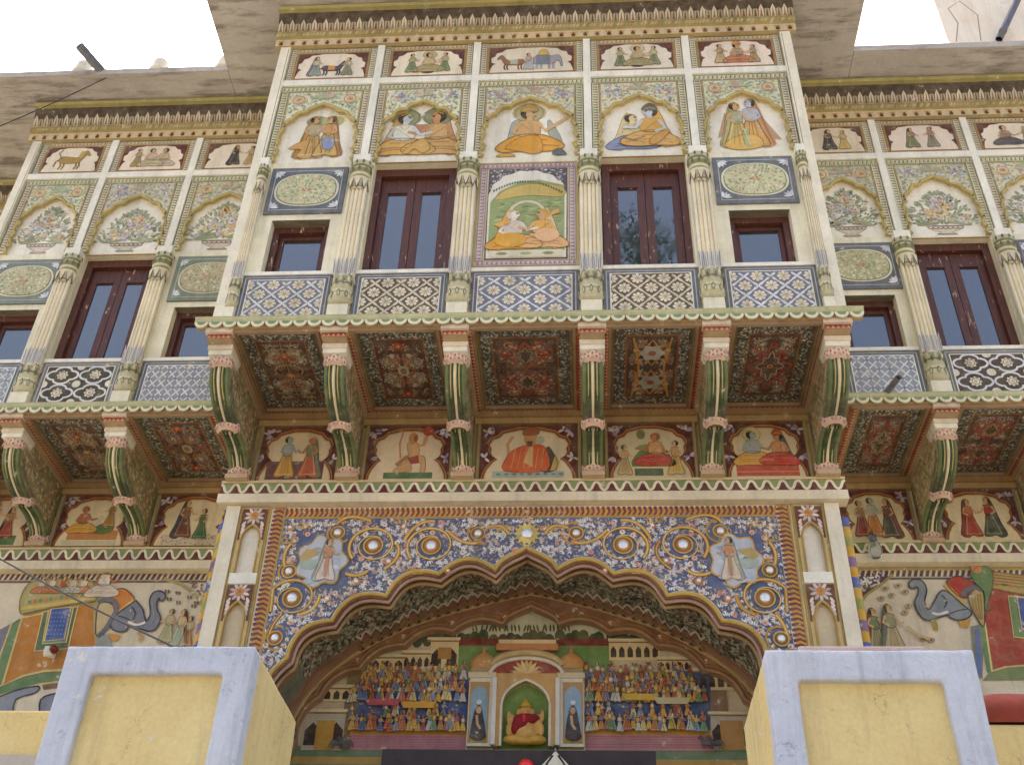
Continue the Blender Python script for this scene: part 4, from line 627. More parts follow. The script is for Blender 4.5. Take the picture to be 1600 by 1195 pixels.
# ---- coffered soffits painted like carpets
CARP = [(206, 196, 176), (146, 72, 56), (172, 132, 84), (116, 126, 98), (56, 44, 42), (146, 144, 134), (196, 186, 168), (96, 64, 54), (168, 150, 124), (62, 50, 46), (120, 112, 118)]
def zigzag(cv, x0, y0, x1, y1, w, per=.062):
    dx, dy = x1 - x0, y1 - y0; l = math.hypot(dx, dy); ux, uy = dx / l, dy / l; P = lambda t, q: (x0 + ux * t - uy * q, y0 + uy * t + ux * q); L = cv.L
    cv.poly([P(0, 0), P(l, 0), P(l, w), P(0, w)], (142, 50, 40)); n = max(1, int(l / per)); cv.L = L + 1
    for i in range(n): t = i * l / n; d = l / n; cv.poly([P(t, w * .06), P(t + d, w * .06), P(t + d * .5, w * .72)], (214, 158, 112))
    cv.L = L
def soffit(xl, xr, y0, design, seed):
    R.seed(seed); x0, x1, ya, yb = xl + .12, xr - .12, y0 - .08, y0 + 1.6; m = MB(); m.box(xl, xr, y0 - .1, y0 + 1.62, 8.56, 8.6, TAN)
    z = 8.54; pa, pb, qa, qb = x0 + .15, x1 - .15, ya + .08, yb - .13
    m.box(x0, pa - .03, ya, yb, z - .03, 8.559, (164, 136, 104)); m.box(pb + .03, x1, ya, yb, z - .03, 8.559, (164, 136, 104)); m.box(pa - .03, pb + .03, qb + .03, yb, z - .03, 8.559, (164, 136, 104)); m.box(pa - .03, pb + .03, ya, qa - .03, z - .03, 8.559, (164, 136, 104)); p = part(m, 'soffit_panel')
    cv = CV(); cv.L = 0
    for u in (x0, x1 - .075): zigzag(cv, u + .075, ya + .02, u + .075, yb - .02, .075)
    zigzag(cv, x0 + .075, yb - .08, x1 - .075, yb - .08, .08); cv.L = 1
    cv.stroke([(pa - .035, ya + .02), (pa - .035, qb + .035), (pb + .035, qb + .035), (pb + .035, ya + .02)], .014, (120, 104, 60)); canvas(cv, soffitm(z - .0315), 'zigzag_border', p)
    cv = CV(); cv.rect(pa - .03, qa - .03, pb + .03, qb + .03, (132, 108, 60)); cv.L = 1; cv.rect(pa, qa, pb, qb, (84, 78, 70)); cx, cy = (pa + pb) / 2, (qa + qb) / 2; w, h = (pb - pa) / 2, (qb - qa) / 2; bw = .13
    cv.L = 2; scatter(cv, lambda u, v: pa + .02 < u < pb - .02 and qa + .02 < v < qb - .02 and not (abs(u - cx) < w - bw and abs(v - cy) < h - bw), (pa, qa, pb, qb), .03, .045, .022, [(206, 206, 190), (150, 164, 134), (176, 180, 170), (60, 58, 56), (140, 150, 150), (190, 170, 140), (52, 48, 48), (120, 110, 90)])
    iw, ih = w - bw, h - bw; cv.rect(cx - iw, cy - ih, cx + iw, cy + ih, (150, 92, 46)); cv.L = 3; cv.rect(cx - iw + .022, cy - ih + .022, cx + iw - .022, cy + ih - .022, (112, 40, 34) if design % 2 else (84, 62, 46)); iw -= .035; ih -= .035; cv.rect(cx - iw, cy - ih, cx + iw, cy + ih, (86, 62, 52)); cv.L = 4
    # four-fold mirrored arabesque: spiral vines with leaves and end flowers over a fine filling
    def four(fn):
        for sx in (1, -1):
            for sy in (1, -1): fn(lambda u, v: (cx + sx * u, cy + sy * v), lambda a: math.atan2(sy * math.sin(a), sx * math.cos(a)))
    y = .02
    while y < ih - .02:
        x = .02
        while x < iw - .02:
            a, c = R.uniform(0, 6.3), R.choice([(120, 92, 76), (104, 100, 86), (62, 48, 44), (140, 124, 104), (96, 62, 52)]); u, v = x + R.uniform(-.01, .01), y + R.uniform(-.01, .01)
            four(lambda P, A: cv.leaf(*P(u, v), A(a), .034, .016, c)); x += .038
        y += .038
    pal = [(190, 178, 154), (156, 82, 64), (168, 134, 92), (128, 134, 112), (204, 194, 172), (168, 106, 78), (120, 110, 112)] if design not in (2, 4) else [(160, 74, 58), (190, 176, 150), (148, 64, 54), (170, 118, 86), (136, 134, 118), (112, 104, 108)]
    cv.L = 5
    for k in range(26):
        u, v, a = R.uniform(.02, iw * .9), R.uniform(.02, ih * .92), R.uniform(0, 6.3); path = []; w0 = R.choice((-1, 1)); col, lc, fc = R.choice(pal), R.choice(pal), R.choice(pal)
        for n in range(16):
            if not (.012 < u < iw - .015 and .012 < v < ih - .015): break
            path.append((u, v)); a += w0 * (.1 + .035 * n); u += .022 * math.cos(a); v += .022 * math.sin(a)
        if len(path) < 5: continue
        def draw(P, A):
            cv.L = 5; cv.stroke([P(*p) for p in path], .009, col)
            for n in range(1, len(path) - 1, 1):
                b_ = math.atan2(path[n + 1][1] - path[n][1], path[n + 1][0] - path[n][0]) + (1 if n % 2 else -1) * .9; e = (path[n][0] + .036 * math.cos(b_), path[n][1] + .036 * math.sin(b_))
                if .01 < e[0] < iw - .01 and .01 < e[1] < ih - .01: cv.leaf(*P(*path[n]), A(b_), .036, .02, lc)
            e = path[-1]
            if .05 < e[0] < iw - .05 and .05 < e[1] < ih - .05: cv.L = 6; cv.flower(*P(*e), .034, 6, fc, (226, 200, 130))
        four(draw)
    cv.L = 7
    def dia(px_, py_, rx, ry, col, wd_=.018, star=False):
        n = 12 if star else 24
        if star: pts = [(px_ + rx * (1 if k % 2 == 0 else .58) * math.cos(math.pi * k / 6 + math.pi / 2), py_ + ry * (1 if k % 2 == 0 else .58) * math.sin(math.pi * k / 6 + math.pi / 2)) for k in range(12)]
        else: pts = [(px_ + rx * (.86 + .14 * math.cos(8 * t)) * math.cos(t) * (1 - .25 * abs(math.sin(2 * t))), py_ + ry * (.86 + .14 * math.cos(8 * t)) * math.sin(t) * (1 - .25 * abs(math.sin(2 * t)))) for t in (2 * math.pi * k / 48 for k in range(48))]
        cv.stroke(pts, wd_, col, True)
    if design == 0:
        for s in (-1, 1):
            for k in range(4): cv.stroke(bez((cx, cy - ih * .8 + k * .3), (cx + s * iw * .9, cy - ih * .7 + k * .3), (cx + s * iw * .5, cy - ih * .45 + k * .3), 8), .018, (190, 150, 100))
        cv.flower(cx, cy - ih * .55, .07, 8, (190, 78, 50), YEL); cv.flower(cx, cy + ih * .1, .06, 8, (200, 120, 60), YEL); cv.stroke([(cx, cy - ih), (cx, cy + ih)], .014, (170, 140, 90))
    elif design == 1:
        dia(cx, cy, iw * .55, ih * .45, (176, 84, 50)); dia(cx, cy, iw * .95, ih * .9, (150, 90, 60), .012); cv.ell(cx, cy, .07, .1, (190, 176, 140)); cv.L = 8; cv.ell(cx, cy, .04, .06, (140, 110, 80)); cv.flower(cx, cy - ih * .85, .07, 6, (190, 70, 46), YEL); cv.flower(cx, cy + ih * .8, .07, 6, (180, 60, 50), YEL)
    elif design == 2:
        for s in (-1, 1): dia(cx, cy + s * ih * .46, iw * .72, ih * .44, (168, 66, 48), .03); dia(cx, cy + s * ih * .46, iw * .4, ih * .25, (190, 160, 110), .012)
    elif design == 3:
        for s in (-1, 1):
            dia(cx, cy + s * ih * .5, iw * .8, ih * .42, (206, 140, 60), .028, True); cv.L = 8; dia(cx, cy + s * ih * .5, iw * .62, ih * .32, (60, 56, 66), .02, True); cv.flower(cx, cy + s * ih * .5, .16, 6, (176, 176, 160), (170, 80, 60)); cv.L = 7
        for s in (-1, 1): cv.stroke([(cx + s * iw * .8, cy - ih), (cx + s * iw * .55, cy - ih * .12), (cx + s * iw * .55, cy + ih * .12), (cx + s * iw * .8, cy + ih)], .024, (206, 140, 60))
    else:
        cv.ring(cx, cy, iw * .1, .02, (190, 150, 100)); dia(cx, cy, iw * .95, ih * .82, (160, 56, 44), .03); dia(cx, cy, iw * .6, ih * .5, (176, 170, 140), .014)
    canvas(cv, soffitm(8.5588), 'carpet_painting', p)
for i, (a, b) in enumerate(((-3.66, -2.24), (-2.24, -.803), (-.803, .803), (.803, 2.24), (2.24, 3.66))): soffit(a, b, 0, i, 40 + i)
for i, (a, b) in enumerate(((-8.2, -6.87), (-6.87, -5.47), (-5.47, -4.0), (3.95, 5.24), (5.24, 6.64), (6.64, 8.0))): soffit(a, b, 1.65, (1, 0, 1, 4, 2, 3)[i], 60 + i)

# ---- brackets: curved green shafts with lotus collars on a painted fin; one built, the rest copied
def build_bracket(x, y0):
    top = bez3((.2, 8.2), (.22, 7.98), (.42, 7.86), (.78, 7.8), 10); low = bez3((.96, 7.79), (1.28, 7.8), (1.46, 7.7), (1.52, 7.56), 8)
    fin = [(.16, 8.505), (.16, 8.3)] + [(a + .05, b + .02) for a, b in top[1:]] + [(a + .05, b + .02) for a, b in low] + [(1.6, 7.47), (1.6, 8.505)]
    m = MB(); m.prism([(y0 + a, b) for a, b in fin], x - .1, x + .1, (186, 170, 126), (170, 154, 112), 'x'); b_ = part(m, 'bracket'); R.seed(77)
    cv = CV(); fp = [(a, b) for a, b in fin]; scatter(cv, lambda u, v: inside(fp, u, v) and inside(fp, u + .03, v - .03), (.15, 7.5, 1.6, 8.5), .062, .085, .035, [(132, 128, 96), (110, 118, 84), (212, 200, 164), (186, 136, 100), (156, 146, 126), (124, 106, 84), (222, 208, 172), (226, 214, 180)]); cv.L = 2; cv.stroke([(.62, 7.84), (1.1, 8.46)], .05, (150, 146, 98)); cv.stroke([(1.5, 7.6), (1.55, 8.48)], .045, (146, 138, 92)); cv.stroke([(.24, 8.47), (1.52, 8.47)], .03, (160, 112, 72)); cv.L = 1
    cv.stroke([(a + .12, b + .07) for a, b in top[2:]], .07, (136, 122, 104))
    m = MB(); m.paint(cv, lambda a, b, h: (x + .1015 + h, y0 + a, b)); m.paint(cv, lambda a, b, h: (x - .1015 - h, y0 + a, b)); part(m, 'fin_painting', b_)
    def shaft(path, w, name):
        m = MB()
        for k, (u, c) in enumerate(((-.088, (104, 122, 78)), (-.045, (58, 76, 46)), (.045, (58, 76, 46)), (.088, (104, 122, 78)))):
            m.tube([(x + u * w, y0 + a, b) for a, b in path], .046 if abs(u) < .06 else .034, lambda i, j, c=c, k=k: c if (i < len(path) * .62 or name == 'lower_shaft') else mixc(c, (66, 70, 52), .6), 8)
        m.tube([(x, y0 + a - .03, b - .012) for a, b in path], .022, (238, 226, 188), 6)
        for s in (-1, 1): m.tube([(x + s * .05, y0 + a - .047, b - .02) for a, b in path], .0075, (206, 184, 116), 5)
        return part(m, name, b_)
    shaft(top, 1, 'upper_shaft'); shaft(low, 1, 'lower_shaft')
    def lotus(yc, zc, rx, ry, hh, name):
        m = MB(); m.lathe([(.7, zc - hh * .5), (.95, zc - hh * .3), (1.05, zc), (1.0, zc + hh * .3), (.85, zc + hh * .5)], x, y0 + yc, (230, 194, 172), 14, math.pi, 2 * math.pi, rx, ry); cv = CV()
        for r_ in range(2):
            for k in range(5):
                a = math.pi * (k + .5 + .5 * r_) / 5
                if a > math.pi: continue
                cv.L = r_ * 2; cv.poly([(a - .24, zc + hh * (.1 - .35 * r_)), (a - .2, zc + hh * (.4 - .4 * r_)), (a, zc + hh * (.5 - .4 * r_)), (a + .2, zc + hh * (.4 - .4 * r_)), (a + .24, zc + hh * (.1 - .35 * r_)), (a, zc - hh * (.1 + .4 * r_))], (238, 214, 194)); cv.L += 1; cv.leaf(a, zc + hh * (.38 - .4 * r_), -math.pi / 2, hh * .4, .22, (204, 116, 92))
        m.paint(cv, lambda a, z, h: (x + (rx * 1.06 + h) * math.cos(a + math.pi), y0 + yc + (ry * 1.06 + h) * math.sin(a + math.pi), z)); part(m, name, b_)
    lotus(.22, 8.24, .138, .115, .13, 'lotus_capital'); lotus(.86, 7.76, .138, .14, .12, 'lotus_collar'); lotus(1.55, 7.58, .138, .105, .125, 'lotus_foot')
    m = MB(); m.box(x - .14, x + .14, y0 + .08, y0 + .4, 8.31, 8.37, WHITE); m.box(x - .15, x + .15, y0 + .05, y0 + .42, 8.372, 8.43, (240, 228, 206)); m.box(x - .145, x + .145, y0 - .06, y0 + 1.6, 8.435, 8.505, (186, 160, 124)); m.box(x - .165, x + .165, y0 - .1, y0 + .02, 8.507, 8.575, (240, 222, 200)); c = part(m, 'cap_block', b_)
    cv = CV(); zigzag(cv, x - .145, 8.438, x + .145, 8.438, .064, .05); m = MB(); m.paint(cv, facade(y0 - .0615)); part(m, 'zigzag_band', b_)
    m = MB(); m.box(x - .14, x + .14, y0 + 1.44, y0 + 1.62, 7.455, 7.512, (206, 176, 140)); part(m, 'foot_block', b_)
    return b_
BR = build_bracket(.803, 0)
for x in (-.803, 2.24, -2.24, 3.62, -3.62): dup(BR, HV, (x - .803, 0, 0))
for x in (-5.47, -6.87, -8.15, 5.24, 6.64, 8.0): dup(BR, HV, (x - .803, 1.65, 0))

# ---- wall under a balcony: moulding, painted cartouches between the brackets, wavy frieze
CART = [(.97, 0), (.95, .1), (.9, .2), (.78, .34), (.68, .4), (.80, .47), (.84, .55), (.82, .62), (.87, .7), (.8, .8), (.66, .84), (.56, .93), (.4, .96), (.2, 1.0)]
def cartouche(xc, hw, yw, scene, seed, label=None):
    R.seed(seed); z0, z1 = 7.462, 8.335; m = MB(); m.box(xc - hw, xc + hw, yw - .02, yw + .02, z0, z1, (150, 118, 76)); m.box(xc - hw, xc - hw + .035, yw - .045, yw - .021, z0, z1, (164, 146, 98)); m.box(xc + hw - .035, xc + hw, yw - .045, yw - .021, z0, z1, (164, 146, 98)); m.box(xc - hw + .036, xc + hw - .036, yw - .045, yw - .021, z1 - .03, z1, (120, 72, 48)); m.box(xc - hw + .036, xc + hw - .036, yw - .045, yw - .021, z0, z0 + .03, (140, 70, 52)); p = part(m, 'cartouche')
    cv = CV(); a, b0, h = hw - .04, z0 + .032, z1 - z0 - .066; cv.rect(xc - a, b0, xc + a, b0 + h, (92, 38, 40)); cv.L = 1
    for s in (-1, 1):
        for (u, v, n) in ((.86, .9, 6), (.9, .42, 4), (.72, .95, 3)):
            for k in range(n): cv.leaf(xc + s * a * u, b0 + h * v, R.uniform(0, 6.3), .09, .04, R.choice([(190, 176, 206), (226, 216, 222), (160, 140, 176), (206, 190, 170)]))
    for k, (f, c) in enumerate(((1.0, (186, 112, 60)), (.965, (96, 46, 40)), (.94, (206, 176, 110)), (.915, (226, 208, 168)))):
        cv.L = 2 + k; cv.poly([(xc + u * a * f, b0 + .012 + v * h * (f - .02)) for u, v in CART] + [(xc - u * a * f, b0 + .012 + v * h * (f - .02)) for u, v in CART[::-1]], c)
    cv.L = 6; nc = CV(); scene(nc, a * .88, h * .93); cv.shift(nc, xc, b0 + .03); canvas(cv, facade(yw - .0215), 'scene_painting', p)['label'] = label
def wavy_frieze(xa, xb, yf, z0, z1):
    m = MB(); m.box(xa, xb, yf, yf + .14, z0, z1, (100, 40, 38)); m.box(xa, xb, yf - .02, yf + .14, z1 + .001, z1 + .03, (222, 206, 160)); m.box(xa, xb, yf - .05, yf + .14, z0 - .125, z0 - .001, (236, 222, 190)); f = part(m, 'frieze'); n = round((xb - xa) / .185); d = (xb - xa) / n; cv = CV(); h = z1 - z0
    for i in range(n):
        u = xa + i * d; mid, am = z1 - h * .42, h * .33; wv = [(u + d * t, mid + am * math.copysign(abs(math.cos(2 * math.pi * t)) ** .7, math.cos(2 * math.pi * t))) for t in (k / 16 for k in range(17))]; cv.L = 0; cv.poly([(u + d * .97, z1 - .003), (u + d * .03, z1 - .003)] + wv[1:16], (136, 148, 98)); cv.L = 1; cv.stroke(wv, .034, (240, 230, 200))
    canvas(cv, facade(yf - .0015), 'wave_painting', f)
def under_wall(xa, xb, yw): m = MB(); m.box(xa, xb, yw - .06, yw + .02, 8.34, 8.42, (186, 156, 104)); m.box(xa, xb, yw - .1, yw + .02, 8.421, 8.5, (166, 130, 84)); part(m, 'moulding')
under_wall(-3.7, 3.7, 1.64); under_wall(-8.2, -3.95, 3.25); under_wall(3.95, 9.6, 3.25)
for i, ((a, b), s) in enumerate(zip(((-3.62, -2.24), (-2.24, -.803), (-.803, .803), (.803, 2.24), (2.24, 3.62)), (wall_bluefigure, wall_kneeler, wall_noble, wall_couch, wall_rug))): cartouche((a + b) / 2, (b - a) / 2 - .15, 1.64, s, 200 + i, ('blue figure in yellow robe facing woman in orange', 'kneeling figure lifting a red ball', 'turbaned noble in orange robe', 'seated figure in red on green couch', 'two seated figures on a red rug')[i])
for i, (a, b, s) in enumerate(((-8.15, -6.87, wall_ladies), (-6.87, -5.47, wall_scribe), (-5.47, -4.05, wall_caped), (3.95, 5.24, wall_group), (5.24, 6.64, wall_twomen), (6.64, 8.0, wall_ladies))): cartouche((a + b) / 2, (b - a) / 2 - .14, 3.25, s, 220 + i, ('two women in red on green grass', 'seated scribe with white sheet', 'caped figure beside figure in green', 'three standing figures', 'two figures in red and dark green', 'women in red robes')[i])
m = MB(); m.box(-3.68, 3.68, 1.66, 1.95, 7.27, 8.55, (206, 180, 130)); part(m, 'wall_band')
wavy_frieze(-3.82, 3.82, 1.56, 7.265, 7.44); wavy_frieze(-8.3, -3.84, 3.15, 7.22, 7.41); wavy_frieze(3.84, 9.6, 3.15, 7.29, 7.47)
# ------------------------------------------------------------------ gateway
FC = [(2.88, 3.9), (2.82, 4.55), (2.66, 5.17), (2.21, 5.625), (1.615, 5.935), (1.02, 6.215), (.357, 6.267)]; FB = [.08, .12, .15, .16, .165, .17]
FP = cusped(FC, (0, 6.57), FB, 9); YG = 1.64; R.seed(11)
m = MB(); m.prism([(3.69, GZ), (3.69, 7.135), (-3.69, 7.135), (-3.69, GZ), (-2.88, GZ)] + FP[::-1] + [(2.88, GZ)], YG, YG + .28, CREAM, (150, 116, 92)); GATE = part(m, 'gateway_front')
for s in (-1, 1):
    m = MB(); m.box(*sorted((s * 3.6, s * 3.685)), YG + .285, 3.255, GZ, 8.55, CREAM); part(m, 'side_wall'); m = MB(); m.box(*sorted((s * 2.9, s * 3.595)), YG + .285, 3.09, GZ, 3.9, (214, 196, 156)); part(m, 'jamb')
def rim(path, y, r, col, name, dz=0, parent=GATE): m = MB(); m.tube([(x, y, z + dz) for x, z in path], r, col, 8); return part(m, name, parent)
def inset(path, d):
    out = []; n = len(path)
    for i, p in enumerate(path):
        a, b = path[max(i - 1, 0)], path[min(i + 1, n - 1)]; dx, dy = b[0] - a[0], b[1] - a[1]; l = math.hypot(dx, dy) or 1; out.append((p[0] - dy / l * d, p[1] + dx / l * d))
    return out
rim(FP, YG - .006, .024, (206, 168, 78), 'gold_rim'); rim(inset(FP, .026), YG + .02, .018, (128, 84, 62), 'brown_rim'); rim(inset(FP, .04), YG + .08, .026, (200, 162, 146), 'rose_rim'); rim(inset(FP, .035), YG + .24, .024, (190, 158, 112), 'inner_rim')
cv = CV(); BI = 2.965; reg = [(BI, 4.3), (BI, 6.975), (-BI, 6.975), (-BI, 4.3)] + [(x, z) for x, z in inset(FP, -.035) if z > 4.32][::-1]
cv.L = -1; cv.poly(reg, (90, 101, 140)); cv.L = 0; DISC = []
for u, v, r, k in ((583.4, 853, .075, 2), (674, 853, .075, 2), (457, 935, .075, 2), (528, 832.6, .055, 1), (452, 893, .055, 1), (747, 834, .055, 1), (430, 997, .055, 1), (454, 825, .03, 0), (631, 824, .03, 0), (607.5, 878, .035, 0), (557, 909, .035, 0), (512, 936, .035, 0), (700, 893, .025, 0)):
    x, z = px(u, v, YG)
    for s in (1, -1): DISC.append((s * x, z, r, k))
DISC.append((0, px(823, 834, YG)[1], .085, 3)); AX, AZ = px(503, 877, YG)
def okleaf(u, v):
    if not inside(reg, u, v): return False
    for s in (1, -1):
        if abs(u - s * AX) < .33 and abs(v - AZ) < .36: return False
    return all(math.hypot(u - d[0], v - d[1]) > (.16 if d[3] > 1 else (.11 if d[3] else .04)) for d in DISC)
def swirl(u, v):
    d = min((d for d in DISC if d[3] > 0), key=lambda d: math.hypot(u - d[0], v - d[1])); return math.atan2(v - d[1], u - d[0])
WL_ = [(238, 236, 232), (230, 226, 224), (222, 214, 216), (236, 226, 206), (226, 190, 176)]; pts_ = []; tries = 0
while tries < 20000:
    tries += 1; u, v = R.uniform(0, 2.95), R.uniform(4.4, 6.95)
    if okleaf(u, v) and all((u - p[0]) ** 2 + (v - p[1]) ** 2 > .0046 for p in pts_): pts_.append((u, v))
for i, (u, v) in enumerate(pts_):
    a0 = swirl(u, v) + R.choice((-1, 1)) * 1.2; c = R.choice(WL_); kind = R.random()
    for s in (1, -1):
        cv.L = 1 + i % 2
        if kind < .14: cv.flower(s * u, v, .04, 7, R.choice([(232, 186, 170), (238, 226, 214), (214, 150, 130)]), (206, 120, 90)); continue
        n = R.choice((5, 6, 7))
        for k in range(n):
            a = a0 + (k - (n - 1) / 2) * .42; d = .028; X, Z = u + d * math.cos(a), v + d * math.sin(a)
            if okleaf(X + .05 * math.cos(a), Z + .05 * math.sin(a)): cv.leaf(s * X, Z, a if s > 0 else math.pi - a, .058 if abs(k - (n - 1) / 2) < 1.6 else .042, .021, c)
        cv.stroke([(s * u, v), (s * (u - .045 * math.cos(a0)), v - .045 * math.sin(a0))], .012, (206, 170, 110))
cv.L = 0; cv.k += 1; scatter(cv, okleaf, (-2.95, 4.35, 2.95, 6.96), .06, .03, .02, [(206, 206, 220), (150, 160, 200), (196, 160, 160)])
cv.L = 3
for x, z, r, k in DISC:
    s = 1 if x > 0 else -1
    if k == 0: cv.ell(x, z, r * 1.5, r * 1.5, (206, 130, 80), 10); continue
    if k == 3: cv.flower(x, z, .17, 14, (214, 190, 110), (160, 120, 60)); continue
    cv.ell(x, z, r * 1.55, r * 1.55, (186, 116, 56), 20); cv.L = 4; cv.ring(x, z, r * 1.5, .018, (222, 170, 70)); cv.ring(x, z, r * 1.25, .016, (120, 96, 50)); cv.L = 2
    if k == 2:
        sp_ = [(x + s * (.30 - .17 * t) * math.cos(-.7 + 9.2 * t) , z + (.27 - .15 * t) * math.sin(-.7 + 9.2 * t)) for t in (i / 46 for i in range(47))]; sp_ = [p for p in sp_ if inside(reg, *p)]; cv.L = 3; cv.stroke(sp_, .05, (150, 104, 44), taper=True); cv.L = 4; cv.stroke(sp_, .036, (214, 162, 70), taper=True); cv.L = 5; cv.stroke(sp_, .01, (244, 214, 134)); cv.L = 3
    else: cv.ring(x - s * .02, z, .145, .024, (206, 150, 58), 18, 1.2, 5.6)
for s in (1, -1):
    for pts in (((528, 818), (545, 800), (580, 815)), ((620, 850), (632, 870), (600, 890)), ((632, 845), (650, 812), (680, 815)), ((700, 830), (722, 855), (750, 848)), ((760, 826), (785, 815), (795, 835)), ((575, 892), (560, 905), (540, 896)), ((500, 930), (495, 955), (470, 960)), ((440, 960), (425, 975), (420, 995)), ((455, 850), (440, 865), (445, 885))):
        q = [px(*p, YG) for p in pts]; cv.L = 3; cv.stroke([(s * a, b) for a, b in bez(*q, 10)], .048, (150, 104, 44)); cv.L = 3.5; cv.stroke([(s * a, b) for a, b in bez(*q, 10)], .036, (212, 160, 68)); cv.L = 4; cv.stroke([(s * a, b) for a, b in bez(*q, 10)], .01, (240, 208, 124))
    for u, v in ((445, 845), (470, 822), (620, 815), (780, 826), (640, 893)):
        x, z = px(u, v, YG)
        for k in range(3): cv.L = 3; cv.ring(s * x + k * .06 * s, z, .035, .014, (206, 160, 72), 10)
    # dancer in a pale cloud-shaped cartouche
    x = s * AX; cl = [(x + .3 * math.cos(t) * (1 + .11 * math.cos(7 * t)), AZ + .34 * math.sin(t) * (1 + .11 * math.cos(7 * t))) for t in (2 * math.pi * k / 40 for k in range(40))]; cv.L = 4; cv.poly(cl, (204, 158, 70)); cv.L = 5; cv.poly([(x + (a - x) * .93, AZ + (b - AZ) * .93) for a, b in cl], (206, 212, 216)); cv.L = 6
    for k in range(24): cv.leaf(x + R.uniform(-.24, .1), AZ + R.uniform(-.26, .2), R.uniform(-.6, .6), .16, .07, R.choice([(206, 212, 220), (222, 224, 226), (170, 182, 196)]))
    cv.L = 7; cv.poly([(x - s * .02, AZ + .12), (x + s * .2 * -1, AZ + .16), (x - s * .27, AZ + .05), (x - s * .2, AZ - .02)], (196, 168, 104)); cv.poly([(x - s * .0, AZ + .02), (x - s * .26, AZ + .0), (x - s * .24, AZ - .1), (x - s * .1, AZ - .12)], (176, 186, 180)); fig_stand(cv, x + s * .07, AZ - .27, .58, (236, 220, 202), (206, 150, 116), (212, 172, 132), veil=(196, 200, 186), f=s); cv.L = 12; cv.poly([(x + s * .05, AZ + .03), (x + s * .09, AZ + .03), (x + s * .085, AZ - .22), (x + s * .055, AZ - .22)], (196, 140, 108))
canvas(cv, facade(YG - .0045), 'scrollwork_painting', GATE)
for x, z, r, k in DISC: m = MB(); r = r * .82; m.ball(x, YG - .02, z, r, .03, r, WHITE, 14, 8); part(m, 'mirror_disc', GATE, 'mirror_glass')
def braid(cv, x0, y0, x1, y1, w):
    dx, dy = x1 - x0, y1 - y0; l = math.hypot(dx, dy); ux, uy = dx / l, dy / l; P = lambda t, q: (x0 + ux * t - uy * q, y0 + uy * t + ux * q); L = cv.L; cv.poly([P(0, 0), P(l, 0), P(l, w), P(0, w)], (122, 60, 84)); n = int(l / .062); cv.L = L + 1
    for i in range(n): t = (i + .1) * l / n; d = l / n; cv.poly([P(t, w * .14), P(t + d * .5, w * .14), P(t + d * 1.0, w * .5), P(t + d * .7, w * .86), P(t + d * .25, w * .86), P(t + d * .45, w * .5)], (206, 150, 62)); cv.ell(*P(t + d * .5, w * .93), .014, .014, (236, 226, 210), 6)
    cv.L = L + 2; cv.poly([P(0, 0), P(l, 0), P(l, w * .13), P(0, w * .13)], (196, 156, 70)); cv.L = L
cv = CV(); braid(cv, -2.97, 6.98, 2.97, 6.98, .145); braid(cv, -2.97, GZ + 3, -2.97, 7.13, .155); braid(cv, 2.97 + .155, GZ + 3, 2.97 + .155, 7.13, .155); canvas(cv, facade(YG - .0015), 'braided_border', GATE)
